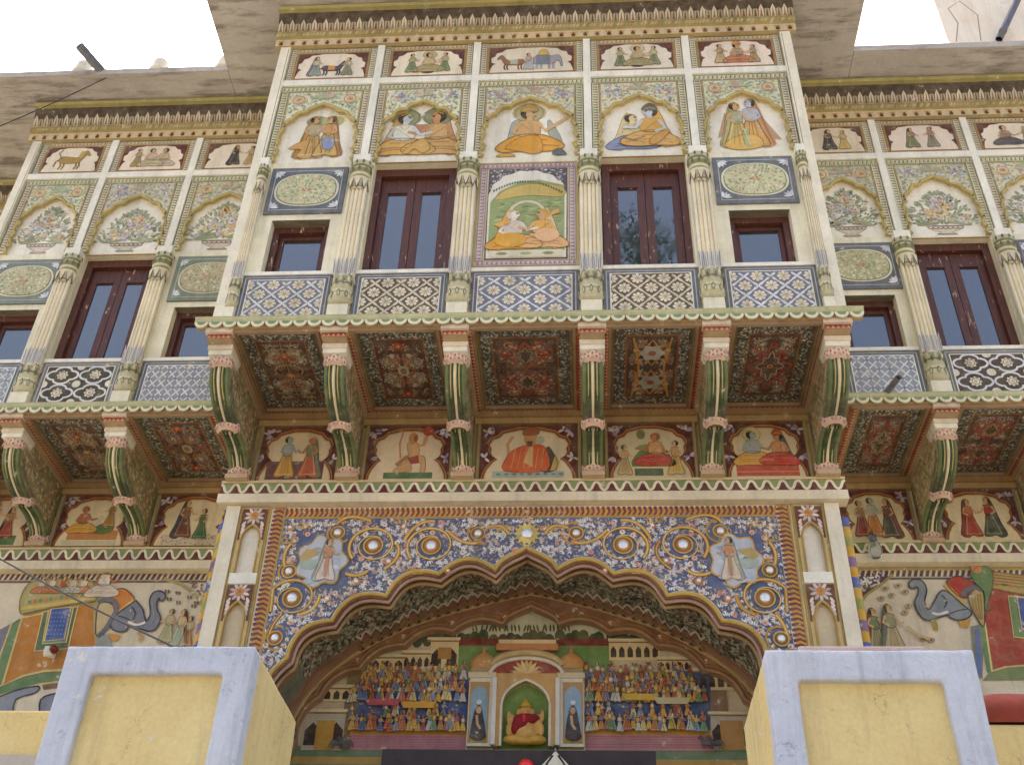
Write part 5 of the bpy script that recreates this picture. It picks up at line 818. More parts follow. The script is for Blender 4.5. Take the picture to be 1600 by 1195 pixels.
# side panels with pointed niches
def pointed(xc, hw, z0, zs, za): return [(xc + hw, z0)] + bez3((xc + hw, zs), (xc + hw, zs + (za - zs) * .6), (xc + hw * .4, za - (za - zs) * .12), (xc, za), 7) + bez3((xc, za), (xc - hw * .4, za - (za - zs) * .12), (xc - hw, zs + (za - zs) * .6), (xc - hw, zs), 7)[1:] + [(xc - hw, z0)]
for s in (-1, 1):
    xc = s * 3.335; m = MB()
    m.box(xc - .19, xc - .165, YG - .03, YG - .001, GZ + 3, 7.13, (190, 160, 80)); m.box(xc + .165, xc + .19, YG - .03, YG - .001, GZ + 3, 7.13, (190, 160, 80)); fr = part(m, 'niche_frame', GATE)
    for z0, z1, zs, za, deep in ((6.22, 7.1, 6.66, 6.86, 0), (4.9, 6.07, 5.6, 5.84, 1)):
        m = MB(); pp = pointed(xc, .115, z0, zs, za); m.prism([(xc + .164, z0), (xc + .164, z1), (xc - .164, z1), (xc - .164, z0)] + pp[::-1], YG - .045, YG - .001, (206, 182, 130), (176, 146, 84)); o = part(m, 'side_niche'); cv = CV(); cv.L = 0; up = [(xc + .16, zs), (xc + .16, z1 - .01), (xc - .16, z1 - .01), (xc - .16, zs)] + [p for p in pointed(xc, .135, z0, zs, za + .03) if p[1] >= zs][::-1]; cv.poly(up, (104, 56, 44)); cv.L = 1
        cx, cz = xc, za + (z1 - za) * .55
        for k in range(10): a = math.pi * (k + .5) / 10 * 2; cv.leaf(cx + .03 * math.cos(a), cz + .03 * math.sin(a), a, .10, .045, (232, 214, 200) if k % 2 else (206, 178, 170))
        for sx in (-1, 1):
            for k in range(4): cv.leaf(cx + sx * .135, za - .02 - k * .05, math.pi / 2 + sx * .5, .09, .04, (226, 206, 192))
        cv.L = 2; cv.flower(cx, cz, .06, 8, (206, 140, 60), (190, 110, 50)); canvas(cv, facade(YG - .0465), 'rosette_painting', o)
        m = MB(); m.tube([(x, YG - .048, z) for x, z in pp], .012, (184, 146, 66), 6); part(m, 'niche_rim', o)
        m = MB()
        if deep: m.face([(x, YG - .003, z) for x, z in pp], (214, 196, 160))
        else: m.face([(x, YG - .003, z) for x, z in pp], (240, 232, 212))
        part(m, 'niche_back', o)
    m = MB(); m.box(xc - .164, xc + .164, YG - .05, YG - .001, 6.075, 6.215, WHITE); part(m, 'niche_shelf')
    xs = s * 3.615; m = MB(); m.box(xs - .085, xs + .085, YG - .06, YG - .001, GZ + 3, 7.13, (238, 228, 202)); part(m, 'corner_strip')
    m = MB(); xc = s * 3.80; rows = []; n = 10; zs_ = [7.1 - i * .045 for i in range(80)]
    pal = [(222, 170, 60), (84, 104, 176), (222, 176, 70), (172, 172, 90), (226, 176, 66), (142, 110, 150)]
    m.grid([[(xc + .085 * math.cos(2 * math.pi * j / n), YG + .3 + .085 * math.sin(2 * math.pi * j / n), z) for j in range(n)] for z in zs_], lambda i, j: pal[int((i + j * .45) / 3) % 6], True); part(m, 'striped_column')
# vault behind the arch
SM = [(2.92, 3.9)] + bez3((2.92, 4.5), (2.86, 5.35), (2.35, 5.75), (1.55, 6.16), 14) + bez((1.55, 6.16), (.9, 6.42), (0, 6.62), 10)[1:]; SM = SM + [(-x, z) for x, z in SM[:-1][::-1]]
def resamp(p, n):
    L = [0]
    for a, b in zip(p, p[1:]): L.append(L[-1] + math.hypot(b[0] - a[0], b[1] - a[1]))
    out = []; k = 0
    for i in range(n):
        d = L[-1] * i / (n - 1)
        while k < len(p) - 2 and L[k + 1] < d: k += 1
        t = (d - L[k]) / ((L[k + 1] - L[k]) or 1); out.append((p[k][0] + (p[k + 1][0] - p[k][0]) * t, p[k][1] + (p[k + 1][1] - p[k][1]) * t))
    return out
NS = 221; A_, B_ = resamp(FP, NS), resamp(SM, NS)
def vault(a, b, h=0):
    b = min(max(b, 0.0), 1.0); i = min(max(a, 0), .99999) * (NS - 1); k = int(i); t = i - k; f = [A_[k][c] * (1 - t) + A_[k + 1][c] * t for c in (0, 1)]; g_ = [B_[k][c] * (1 - t) + B_[k + 1][c] * t for c in (0, 1)]; q = b ** 1.15
    x, z = f[0] * (1 - q) + g_[0] * q, f[1] * (1 - q) + g_[1] * q; return (x * (1 - h * .35), YG + .285 + b * .98, z - h)
m = MB(); rows = [0, .1, .2, .35, .5, .6, .7, .8, .9, 1]; cb = [(150, 112, 90), (150, 112, 86), (122, 126, 106), (116, 122, 102), (122, 126, 106), (142, 116, 98), (156, 110, 88), (170, 126, 96), (184, 148, 110)]
m.grid([[vault(i / (NS - 1), r) for i in range(NS)] for r in rows], lambda i, j: cb[i]); v_ = part(m, 'vault'); cv = CV(); R.seed(31)
for i in range(2600):
    a, b = R.uniform(.16, .84), R.uniform(.12, .6); t = R.uniform(0, 6.3); l = R.uniform(.006, .011); cv.L = i % 4; w = .025
    cv.poly([(a, b), (a + l * .5 * math.cos(t) - .002 * math.sin(t), b + w * 2.6 * math.sin(t) + w * math.cos(t)), (a + l * math.cos(t), b + w * 5 * math.sin(t)), (a + l * .5 * math.cos(t) + .002 * math.sin(t), b + w * 2.6 * math.sin(t) - w * math.cos(t))], R.choice([(176, 182, 152), (150, 158, 130), (200, 196, 170), (116, 128, 104), (60, 60, 52), (160, 134, 114), (120, 80, 66), (206, 198, 176), (66, 62, 56)]))
for i in range(10, 46):
    a = .1 + i * .8 / 56; cv.L = 4; d = .8 / 56; cv.stroke([(a, .66), (a + d * .5, .74), (a + d, .66)], .0, (0, 0, 0)) if False else None
    cv.poly([(a, .54), (a + d * .25, .58), (a + d * .5, .66), (a + d * .75, .58), (a + d, .54), (a + d, .59), (a + d * .75, .65), (a + d * .5, .74), (a + d * .25, .65), (a, .59)], (226, 220, 200)); cv.L = 5; cv.poly([(a + d * .42, .76), (a + d * .58, .76), (a + d * .58, .8), (a + d * .42, .8)], (50, 40, 36)); cv.L = 4; cv.poly([(a + d * .1, .99), (a + d * .25, .88), (a + d * .5, .82), (a + d * .75, .88), (a + d * .9, .99)], (172, 150, 100)); cv.L = 5; cv.poly([(a + d * .25, .99), (a + d * .5, .87), (a + d * .75, .99)], (104, 60, 46))
canvas(cv, vault, 'vault_painting', v_)
# inner arch plate and the tympanum
IC = [(2.83, 3.9), (2.77, 4.7), (2.55, 5.24), (2.1, 5.6), (1.57, 5.915), (.98, 6.1), (.35, 6.2)]; IP = cusped(IC, (0, 6.45), [.06, .1, .1, .1, .11, .11], 8)
m = MB(); m.prism(SM + IP[::-1], 2.905, 3.06, (146, 98, 76), (170, 134, 104)); pl = part(m, 'inner_arch'); rim(IP, 2.9, .02, (176, 134, 92), 'arch_rim', 0, pl); rim(inset(IP, -.06), 2.902, .016, (150, 112, 60), 'outer_rim', 0, pl); rim(SM, 2.905, .03, (190, 160, 110), 'vault_rim', 0, pl)
cv = CV()
for s in (-1, 1):
    for x, z in IC[1:]:
        cv.ell(s * x * 1.02, z + .11, .045, .03, (222, 190, 170), 8)
        for k in range(3): cv.leaf(s * x * 1.02, z + .1, math.pi / 2 - s * (.9 + .5 * k), .12, .035, (170, 112, 70))
canvas(cv, facade(2.9035), 'motif_painting', pl, kind='stuff')
YM = 3.1; q = lambda u, v: px(u, v, YM); cv = CV(); R.seed(9)
m = MB(); m.box(-3.1, 3.1, YM + .005, YM + .2, GZ, 6.9, (190, 170, 130)); TY = part(m, 'tympanum')
def qrect(u0, v0, u1, v1, c, j=.03): a = q(u0, v1); b = q(u1, v0); cv.rect(a[0], a[1], b[0], b[1], c, j)
qrect(440, 900, 1230, 1240, (216, 200, 160)); cv.L = 1; qrect(470, 940, 1200, 1010, (222, 216, 192))
for i in range(34):
    u = 640 + i * 13; cv.L = 2; x, z = q(u + R.uniform(-4, 4), 1000 - R.uniform(-2, 6)); cv.ell(x, z, .07, .1, R.choice([(72, 84, 58), (88, 98, 66), (60, 72, 52)]), 9)
for i in range(26): u = 740 + i * 6; x, z = q(u, 988); cv.L = 2; cv.leaf(x, z, math.pi / 2 + R.uniform(-.3, .3), .12, .03, (84, 96, 64))
cv.L = 3; qrect(715, 998, 955, 1010, (130, 44, 42)); qrect(715, 1009, 955, 1060, (122, 156, 84)); cv.L = 4
for u in (790, 806, 822, 838): qrect(u, 999, u + 2, 1009, (206, 170, 120))
# palace blocks with arcades
def palace(u0, v0, u1, v1, n, col=(236, 216, 164)):
    cv.L = 5; qrect(u0, v0, u1, v1, col); cv.L = 6; qrect(u0 - 2, v0, u1 + 2, v0 + 4, (236, 222, 180)); qrect(u0 - 2, v0 + 5, u1 + 2, v0 + 7, (150, 110, 70)); d = (u1 - u0) / n
    for i in range(n): x, z = q(u0 + (i + .5) * d, v0 + (v1 - v0) * .6); w = d * .0026; hh = (v1 - v0) * .0022; cv.poly([(x - w, z - hh), (x + w, z - hh), (x + w, z + hh * .3), (x, z + hh), (x - w, z + hh * .3)], (64, 48, 44))
palace(560, 1022, 632, 1050, 4); palace(630, 1016, 672, 1046, 4); palace(670, 996, 718, 1048, 2); palace(505, 1070, 562, 1096, 4); palace(470, 1108, 542, 1172, 2, (206, 196, 170)); palace(952, 998, 1030, 1032, 6); palace(1028, 1026, 1078, 1050, 5); palace(1078, 1044, 1160, 1078, 6); palace(1108, 1112, 1170, 1172, 2, (206, 196, 170))
cv.L = 7; qrect(490, 1126, 524, 1172, (206, 156, 66)); qrect(684, 1012, 706, 1030, (190, 140, 60)); qrect(1128, 1126, 1160, 1172, (190, 150, 80))
# crowd scenes on deep blue
for u0, u1 in ((556, 734), (912, 1110)):
    cv.L = 4; qrect(u0 - 24, 1050, u1 + 22, 1150, (140, 116, 84)); cv.L = 5; a, b = (u0, u1); cv.poly([q(a - 6, 1144), q(a + 6, 1092), q(a + 90, 1080), q(b - 40, 1048), q(b, 1052), q(b, 1144)], (62, 84, 136)); cv.L = 6; qrect(u0 - 10, 1141, u1, 1149, (206, 156, 66)); qrect(u0 - 10, 1149, u1 + 4, 1172, (196, 136, 140)); cv.L = 7
    for k in range(5): qrect(u0 - 10, 1151 + k * 4, u1 + 4, 1152 + k * 4, (180, 120, 126))
cols = [(232, 184, 72), (206, 92, 62), (216, 216, 206), (226, 170, 74), (112, 156, 104), (186, 80, 84), (236, 214, 150), (126, 150, 186), (216, 136, 74), (236, 190, 84), (90, 116, 170)]
for row, (v, h, L) in enumerate(((1064, .2, 7), (1082, .19, 12), (1098, .19, 17), (1122, .17, 22), (1145, .2, 27))):
    for u0, u1 in ((548 if row > 1 else 570, 728), (918, 1106 if row > 1 else 1085)):
        u = u0
        while u < u1:
            if row == 3 and R.random() < .45: u += 10; continue
            cv.L = L; x, z = q(u + R.uniform(-3, 3), v + R.uniform(-2, 2)); fig_stand(cv, x, z, h * R.uniform(1.0, 1.3), R.choice(cols), R.choice(cols), R.choice([(196, 140, 96), (150, 100, 70), (214, 176, 130)]), f=R.choice((1, -1))); u += R.uniform(6, 10)
for u, v, c in ((655, 1106, (222, 170, 60)), (600, 1102, (190, 80, 90)), (1000, 1094, (222, 180, 70)), (1050, 1100, (196, 190, 150))): cv.L = 31; a = q(u, v); cv.poly([(a[0] - .18, a[1] - .03), (a[0] + .18, a[1] - .03), (a[0] + .22, a[1] + .05), (a[0] - .22, a[1] + .05)], c)
for u in (528, 540, 1106, 1118): cv.L = 31; x, z = q(u, 1174); horse(cv, x, z, .2, (96, 92, 92), R.choice((1, -1)))
cv.L = 3; qrect(440, 1171, 1230, 1240, (110, 140, 104)); cv.L = 4; qrect(440, 1188, 1230, 1193, (196, 160, 80)); canvas(cv, facade(YM), 'mural', TY)
# shrine built out from the tympanum
qx = lambda u: q(u, 1120)[0]; qz = lambda v: q(820, v)[1]; xc = qx(822)
m = MB(); m.box(qx(731), qx(914), 3.045, YM - .001, qz(1174), qz(1064), (222, 210, 180)); SHR = part(m, 'shrine')
for a, b in ((733, 772), (873, 912)):
    m = MB(); m.box(qx(a), qx(b), 2.96, 3.044, qz(1172), qz(1066), (232, 222, 200)); m.box(qx(a) - .02, qx(b) + .02, 2.94, 3.044, qz(1066) + .0, qz(1058), (222, 206, 170)); m.box(qx(a), qx(b), 2.97, 3.044, qz(1058), qz(1050), (176, 150, 110)); part(m, 'side_panel', SHR)
m = MB(); pp = pointed(xc, .29, qz(1173), qz(1110), qz(1070)); m.prism([(qx(872), qz(1173)), (qx(872), qz(1060)), (qx(774), qz(1060)), (qx(774), qz(1173))] + pp[::-1], 2.93, 3.04, (206, 160, 96), (190, 170, 130)); fr = part(m, 'shrine_arch', SHR); m = MB(); m.tube([(x, 2.928, z) for x, z in pp], .018, (236, 226, 200), 6); part(m, 'shrine_rim', SHR)
m = MB(); m.face([(x, 3.043, z) for x, z in pointed(xc, .288, qz(1173), qz(1110), qz(1071))], (116, 146, 70)); part(m, 'niche_back', SHR)
m = MB(); w = (qx(880) - qx(764)) / 2; ar = [(xc + w * math.cos(t), qz(1062) + .22 * math.sin(t)) for t in (math.pi * k / 16 for k in range(17))]; m.prism(ar, 2.95, 3.08, (150, 62, 50)); m.tube([(x, 2.945, z) for x, z in ar], .026, (232, 222, 196), 6); m.tube([(x * 1.0, 2.99, z + .09) for x, z in ar[1:-1]], .05, (206, 176, 120), 6); m.box(xc - w * .86, xc + w * .86, 3.0, 3.08, qz(1020), qz(1010), (206, 140, 90)); m.box(xc - w * .8, xc + w * .8, 3.0, 3.08, qz(1010) + .001, qz(1004), (236, 214, 160)); part(m, 'shrine_pediment', SHR)
cv = CV()
for k in range(9): a = math.pi * (k + .5) / 9; cv.leaf(xc, qz(1060), a, .2, .05, (226, 190, 130))
canvas(cv, facade(2.948), 'sunburst_painting', SHR)
for s, u in ((-1, 752.5), (1, 892.5)):
    m = MB(); m.lathe([(.15, qz(1050) + .002), (.17, qz(1044)), (.16, qz(1036)), (.1, qz(1028)), (.03, qz(1024)), (.02, qz(1016)), (0, qz(1014))], qx(u), 3.02, (206, 150, 84), 12, 0, 2 * math.pi, 1, .4); part(m, 'shrine_dome', SHR)
    m = MB(); m.box(qx(u) + -s * .16 - .025, qx(u) - s * .16 + .025, 2.9, 2.955, qz(1172), qz(1068), (226, 222, 212)); part(m, 'shrine_column', SHR)
    cv = CV(); x = qx(u - s * -3); z0 = qz(1167); cv.rect(x - .12, z0, x + .12, qz(1072), (190, 150, 90)); cv.L = 1; cv.poly(pointed(x, .1, z0, qz(1095), qz(1078)), (150, 186, 206)); cv.L = 2; cv.rect(x - .1, z0, x + .1, z0 + .1, (176, 140, 60)); fig_sit(cv, x, z0 + .06, .2, (120, 60, 54), (120, 60, 54)); cv.L = 5; cv.sp([(x - .075, z0 + .05), (x - .07, z0 + .25), (x - .03, z0 + .42), (x + .02, z0 + .44), (x + .06, z0 + .28), (x + .085, z0 + .05)], (60, 54, 62)); cv.L = 6; cv.ell(x, z0 + .39, .033, .045, (206, 166, 124), 10); cv.stroke([(x - .02, z0 + .33), (x - .01, z0 + .22), (x + .03, z0 + .16)], .03, (206, 170, 126)); cv.ell(x, z0 + .49, .035, .03, (214, 222, 226), 9); canvas(cv, facade(2.958), 'figure_painting', SHR)
m = MB(); m.box(-1.64, 1.45, 2.5, 2.8, 4.0, 4.46, BROWN); m.box(-1.72, 1.52, 2.46, 2.8, 3.9, 4.0 - .002, BROWN); m.box(-1.6, 1.4, 2.47, 2.498, 4.05, 4.12, BROWN); part(m, 'door_lintel', mat='dark_wood')
m = MB(); m.box(-1.5, 1.3, 2.7, 3.0, GZ, 3.89, BROWN); part(m, 'door', mat='dark_wood')

# ------------------------------------------------------------------ elephant murals on the lower wing walls
YE = 3.24
def mural_wing(x0, x1, name): m = MB(); m.box(x0, x1, YE + .004, YE + .02, 4.6, 7.09, (226, 212, 184)); return part(m, 'mural_wall')
class ZC(CV):
    def __init__(s, ox, oy, k): CV.__init__(s); s.o = (ox, oy, k)
    def T(s, p): return px(s.o[0] + p[0] / s.o[2], s.o[1] + p[1] / s.o[2], YE)
    def zp(s, pts, col, line=None, lw=.02):
        P = [s.T(p) for p in pts]; s.poly(P, col)
        if line: s.L += 1; s.stroke(P, lw, line, True); s.L -= 1
    def zo(s, pts, col, line=None, lw=.02):
        P = s.sp([s.T(p) for p in pts], col)
        if line: s.L += 1; s.stroke(P, lw, line, True); s.L -= 1
    def zs(s, pts, w, col, smooth=True):
        P = [s.T(p) for p in pts]
        if smooth and len(P) > 2:
            Q = []
            for i in range(len(P) - 1):
                p0, p1, p2, p3 = P[max(i - 1, 0)], P[i], P[i + 1], P[min(i + 2, len(P) - 1)]
                for k in range(5): t = k / 5; Q.append(tuple(.5 * (2 * p1[c] + (p2[c] - p0[c]) * t + (2 * p0[c] - 5 * p1[c] + 4 * p2[c] - p3[c]) * t * t + (3 * p1[c] - p0[c] - 3 * p2[c] + p3[c]) * t ** 3) for c in (0, 1)))
            P = Q + [P[-1]]
        s.stroke(P, w, col)
PUR = (104, 70, 100); EL = (134, 139, 151); OC = (192, 128, 48); GR = (108, 136, 92); LN = (226, 200, 130); DK = (56, 56, 66)
def mural_border(cv, xa, xb, z):
    cv.L = 0; cv.rect(xa, z - .02, xb, z + .16, (206, 186, 130)); cv.L = 1; cv.rect(xa, z + .125, xb, z + .155, (176, 156, 84)); cv.rect(xa, z - .015, xb, z + .01, (92, 80, 100)); n = int((xb - xa) / .075)
    for i in range(n): u = xa + i * (xb - xa) / n; cv.poly([(u, z + .025), (u + .04, z + .025), (u + .07, z + .115), (u + .03, z + .115)], (84, 60, 84)); cv.poly([(u + .045, z + .03), (u + .065, z + .03), (u + .09, z + .1), (u + .075, z + .1)], (232, 222, 200))
R.seed(21); W1 = mural_wing(-8.25, -3.9, 'l'); c = ZC(0, 880, 4.848); mural_border(c, -8.2, -3.95, 6.97); c.L = 0
c.zp([(-320, 330), (0, 500), (90, 450), (0, 700), (-60, 1000), (-320, 1000)], (124, 124, 136)); c.zp([(90, 450), (168, 412), (20, 918), (-30, 945), (0, 700)], GR, LN); c.L = 1
c.zp([(168, 412), (700, 300), (740, 420), (728, 620), (560, 800), (330, 815), (180, 850), (20, 918)], OC, LN, .03); c.L = 0; c.zp([(-200, 1000), (20, 920), (180, 852), (330, 818), (560, 805), (520, 885), (300, 912), (120, 962), (-200, 1060)], GR, LN); c.L = 1
c.zo([(-100, 1060), (120, 962), (290, 930), (270, 980), (120, 1030), (80, 1160), (-100, 1160)], EL, DK); c.zo([(310, 1030), (420, 985), (480, 1000), (470, 1160), (320, 1160)], EL, DK); c.zp([(320, 920), (440, 905), (430, 945), (330, 955)], (130, 100, 80)); c.L = 3
c.zp([(330, 370), (592, 330), (518, 645), (262, 665)], (92, 122, 92), LN); c.L = 5; c.zp([(372, 358), (560, 335), (505, 600), (325, 612)], (126, 148, 120), LN); c.L = 7; c.zp([(392, 350), (542, 335), (490, 578), (342, 592)], (70, 98, 160), LN); c.L = 9
for i in range(6):
    for j in range(7): u, v = 378 + i * 25 + (6 - j) * 8 - 20, 372 + j * 32; c.zp([(u, v), (u + 10, v + 8), (u + 2, v + 18), (u - 8, v + 9)], (104, 136, 200))
c.L = 3; c.zo([(250, 140), (430, 120), (700, 140), (722, 292), (400, 342), (185, 392), (150, 320), (180, 210)], (176, 158, 104), (150, 130, 70)); c.L = 5
for i in range(12): u = 215 + i * 40; v = 285 - i * 6; c.zp([(u, v), (u + 26, v - 4), (u + 26, v + 22), (u, v + 26)], (206, 130, 60) if i % 2 else (120, 144, 84))
c.zs([(160, 345), (420, 312), (715, 262)], .05, (214, 180, 90)); c.zs([(180, 385), (420, 335), (720, 290)], .02, (120, 90, 50))
for i in range(5): u = 300 + i * 80; x, z = c.T((u, 230)); c.L = 6; fig_sit(c, x, z, .28, R.choice([(206, 200, 180), (206, 120, 70), (150, 160, 120)]), R.choice([(220, 210, 190), (190, 90, 60)]))
c.L = 6; x, z = c.T((760, 260)); fig_sit(c, x, z, .5, (226, 214, 186), (230, 220, 200), (176, 110, 70), hat=(190, 130, 60)); c.L = 3
c.zp([(700, 290), (790, 270), (840, 300), (735, 600), (720, 620)], (196, 170, 110)); c.zo([(760, 300), (860, 320), (855, 430), (740, 560), (730, 420)], (206, 184, 130), DK, .015); c.L = 4; c.zo([(790, 270), (850, 212), (935, 192), (1000, 240), (1012, 290), (890, 380), (850, 300)], (206, 128, 46), DK, .015); c.L = 5; c.zp([(880, 378), (1010, 268), (1036, 300), (902, 400)], (214, 178, 90)); c.zo([(1215, 283), (1240, 284), (1258, 250), (1240, 222), (1208, 211), (1163, 226), (1136, 280), (1141, 350), (1138, 400), (1112, 438), (1096, 400), (1084, 350), (1042, 297), (1022, 292), (890, 385), (858, 412), (838, 470), (870, 510), (930, 522), (965, 505), (978, 474), (1020, 492), (1080, 503), (1130, 516), (1180, 500), (1215, 442), (1216, 400), (1193, 350), (1192, 302), (1206, 264)], EL, DK, .02)
c.zp([(735, 560), (820, 540), (860, 640), (720, 640)], (150, 160, 150)); c.zo([(820, 530), (915, 545), (890, 590), (850, 590)], (206, 140, 60)); c.L = 7; c.zs([(745, 300), (800, 276), (870, 290), (888, 345), (850, 420), (800, 500), (742, 560)], .06, (96, 100, 112)); c.L = 8; c.zs([(1000, 330), (1030, 380), (1010, 430)], .014, DK); c.zs([(900, 400), (960, 420), (1040, 460)], .012, DK); c.zs([(1155, 300), (1165, 350), (1170, 420), (1140, 470)], .012, (150, 152, 160)); c.zo([(985, 360), (1000, 352), (1012, 362), (1000, 372), (988, 370)], (236, 230, 214)); c.L = 9; c.zp([(996, 358), (1004, 358), (1004, 368), (996, 368)], BLACK); c.L = 8; c.zs([(975, 448), (1040, 470), (1105, 452)], .035, (240, 236, 224)); c.zs([(1055, 520), (1075, 560), (1060, 590)], .05, (190, 160, 110)); c.L = 6
for u, v in ((1270, 212), (1350, 225), (1440, 258), (1285, 272), (1355, 298), (1470, 325), (1490, 300)): c.zp([(u - 18, v - 12), (u + 18, v - 8), (u + 16, v + 14), (u - 18, v + 12)], (104, 92, 84)); c.L = 7; c.zp([(u - 3, v - 10), (u + 3, v - 10), (u + 3, v + 12), (u - 3, v + 12)], (206, 190, 160)); c.L = 6
for u, v, h, d in ((1248, 610, .5, (196, 186, 140)), (1335, 640, .55, (190, 200, 170)), (1400, 640, .45, (196, 140, 90))): x, z = c.T((u, v)); fig_stand(c, x, z, h, d, (206, 190, 150), veil=(130, 60, 50) if u == 1335 else None, f=-1)
c.L = 2; c.zs([(1240, 115), (1350, 150), (1420, 190), (1500, 260), (1540, 330)], .05, (176, 160, 110)); scatter(c, lambda u, v: inside([c.T(p) for p in ((1380, 130), (1560, 130), (1560, 300))], u, v), (-4.6, 6.4, -3.9, 7.0), .05, .07, .03, [(90, 80, 110), (226, 214, 196), (150, 110, 90)])
canvas(c, facade(YE), 'elephant_mural', W1)
R.seed(22); W2 = mural_wing(3.9, 9.6, 'r'); c = ZC(1310, 860, 4.979); mural_border(c, 3.95, 9.5, 7.0); c.L = 0
c.zp([(95, 175), (420, 170), (330, 270), (210, 350), (150, 470), (120, 400)], (90, 66, 66)); c.L = 1; reg2 = [c.T(p) for p in ((105, 185), (380, 180), (300, 260), (190, 340), (150, 430), (125, 390))]; scatter(c, lambda u, v: inside(reg2, u, v), (4.0, 6.2, 5.0, 7.1), .045, .07, .028, [(236, 228, 216), (190, 180, 196), (220, 206, 190)]); c.L = 2; c.zs([(420, 185), (330, 265), (215, 350), (165, 440), (150, 520), (200, 600)], .035, (176, 150, 84))
c.L = 1; c.zp([(1130, 560), (1195, 300), (2300, 420), (2300, 860), (1444, 892), (1300, 900), (1188, 935)], (168, 66, 50)); c.L = 2
for i in range(60): u, v = R.uniform(1180, 1600), R.uniform(360, 860); c.zp([(u - 4, v), (u, v - 5), (u + 4, v), (u, v + 5)], (206, 110, 84))
c.L = 3; c.zs([(1118, 560), (1150, 760), (1185, 950)], .08, GR, False); c.zs([(1185, 940), (1300, 905), (1600, 880)], .02, LN, False); c.zs([(1138, 560), (1168, 760), (1192, 930)], .02, LN, False); c.L = 2; c.zp([(1180, 945), (1300, 912), (2300, 860), (2300, 1000), (1120, 1010)], (120, 136, 92)); c.L = 3
c.zp([(1318, 355), (2000, 400), (2000, 760), (1362, 672)], (116, 144, 92), LN); c.L = 5; c.zp([(1385, 365), (1900, 410), (1900, 640), (1425, 612)], (66, 90, 158), LN); c.L = 3; c.zp([(1185, 165), (1460, 200), (2300, 280), (2300, 440), (1440, 345), (1185, 292)], (196, 164, 92), (150, 112, 60)); c.L = 5
for i in range(14): u = 1210 + i * 60; v = 255 + i * 7; c.zp([(u, v), (u + 30, v + 4), (u + 30, v + 24), (u, v + 20)], (130, 150, 80) if i % 2 else (206, 120, 60))
for i in range(4): c.zs([(1190, 190 + i * 22), (1900, 265 + i * 26)], .014, (150, 100, 60), False)
c.L = 3; c.zp([(1030, 590), (1130, 570), (1120, 990), (1060, 1000)], (128, 130, 120)); c.L = 4; c.zp([(1062, 620), (1095, 600), (1112, 960), (1075, 975)], (108, 124, 170)); c.L = 5
c.zo([(1010, 330), (1120, 300), (1135, 560), (1105, 575), (1030, 445)], (206, 172, 104), DK, .014); c.L = 7
for i in range(4): c.zs([(1040 + i * 20, 340), (1050 + i * 20, 450), (1090 + i * 9, 540)], .012, (150, 120, 70))
c.L = 5; c.zo([(840, 262), (880, 215), (940, 203), (1035, 245), (1064, 290), (965, 375)], (182, 56, 46), DK, .015); c.zp([(812, 272), (842, 258), (1000, 415), (965, 432)], (206, 166, 90)); c.zo([(548, 285), (552, 245), (600, 226), (655, 245), (684, 310), (668, 400), (690, 458), (715, 450), (745, 395), (780, 335), (815, 312), (870, 340), (960, 420), (1000, 450), (1035, 490), (1000, 530), (930, 545), (870, 525), (845, 505), (790, 520), (740, 536), (690, 545), (645, 520), (605, 460), (592, 400), (620, 330), (612, 285), (580, 300)], EL, DK, .02); c.zp([(925, 540), (1030, 530), (1010, 600), (950, 600)], (206, 160, 70)); c.L = 7; c.zs([(965, 360), (985, 315), (1050, 290), (1120, 312)], .06, (96, 100, 108)); c.L = 8; c.zs([(800, 350), (840, 400), (820, 450)], .014, DK); c.zs([(640, 290), (650, 350), (630, 420), (660, 490)], .012, (150, 152, 160)); c.zs([(860, 500), (930, 470), (1000, 460)], .012, DK); c.zo([(812, 392), (828, 384), (842, 394), (828, 404)  , (816, 402)], (236, 230, 214)); c.L = 9; c.zp([(824, 388), (832, 388), (832, 400), (824, 400)], BLACK); c.L = 8; c.zs([(725, 490), (780, 500), (850, 480)], .035, (242, 238, 226)); c.zs([(730, 540), (750, 580), (755, 625)], .06, (176, 150, 70)); c.L = 6
for u, v, a in ((360, 300, .6), (462, 276, .1), (330, 376, -.6), (412, 352, .5), (515, 325, .2), (540, 435, .8), (515, 485, 1.2), (660, 690, -.2), (720, 700, 0)): c.zo([(u - 26, v + 4), (u - 6, v - 16), (u + 24, v - 10), (u + 22, v + 10), (u - 8, v + 18)], (196, 172, 140)); c.L = 7; c.zp([(u - 14, v + 2), (u, v - 9), (u + 13, v - 2), (u, v + 10)], (92, 76, 66)); c.L = 6

for (u, v, h, d, tp, vl) in ((320, 800, .62, (150, 140, 100), (120, 132, 96), (150, 60, 50)), (450, 820, .7, (190, 170, 130), (150, 154, 120), (104, 116, 110))): x, z = c.T((u, v)); fig_stand(c, x, z, h, d, tp, (212, 176, 124), veil=vl, f=1); c.L += 6
c.zs([(530, 600), (600, 660), (700, 700)], .04, (206, 180, 130)); c.L = 9
c.zo([(1030, 190), (1080, 130), (1150, 130), (1195, 180), (1190, 300), (1150, 450), (1210, 440), (1140, 470), (1130, 330), (1060, 260)], (104, 140, 84)); c.zo([(1085, 90), (1100, 60), (1130, 80), (1130, 130), (1090, 130)], (206, 150, 70)); x, z = c.T((1110, 300)); c.L = 10; c.ell(x, z + .3, .07, .09, (200, 140, 90))
canvas(c, facade(YE), 'elephant_mural', W2)
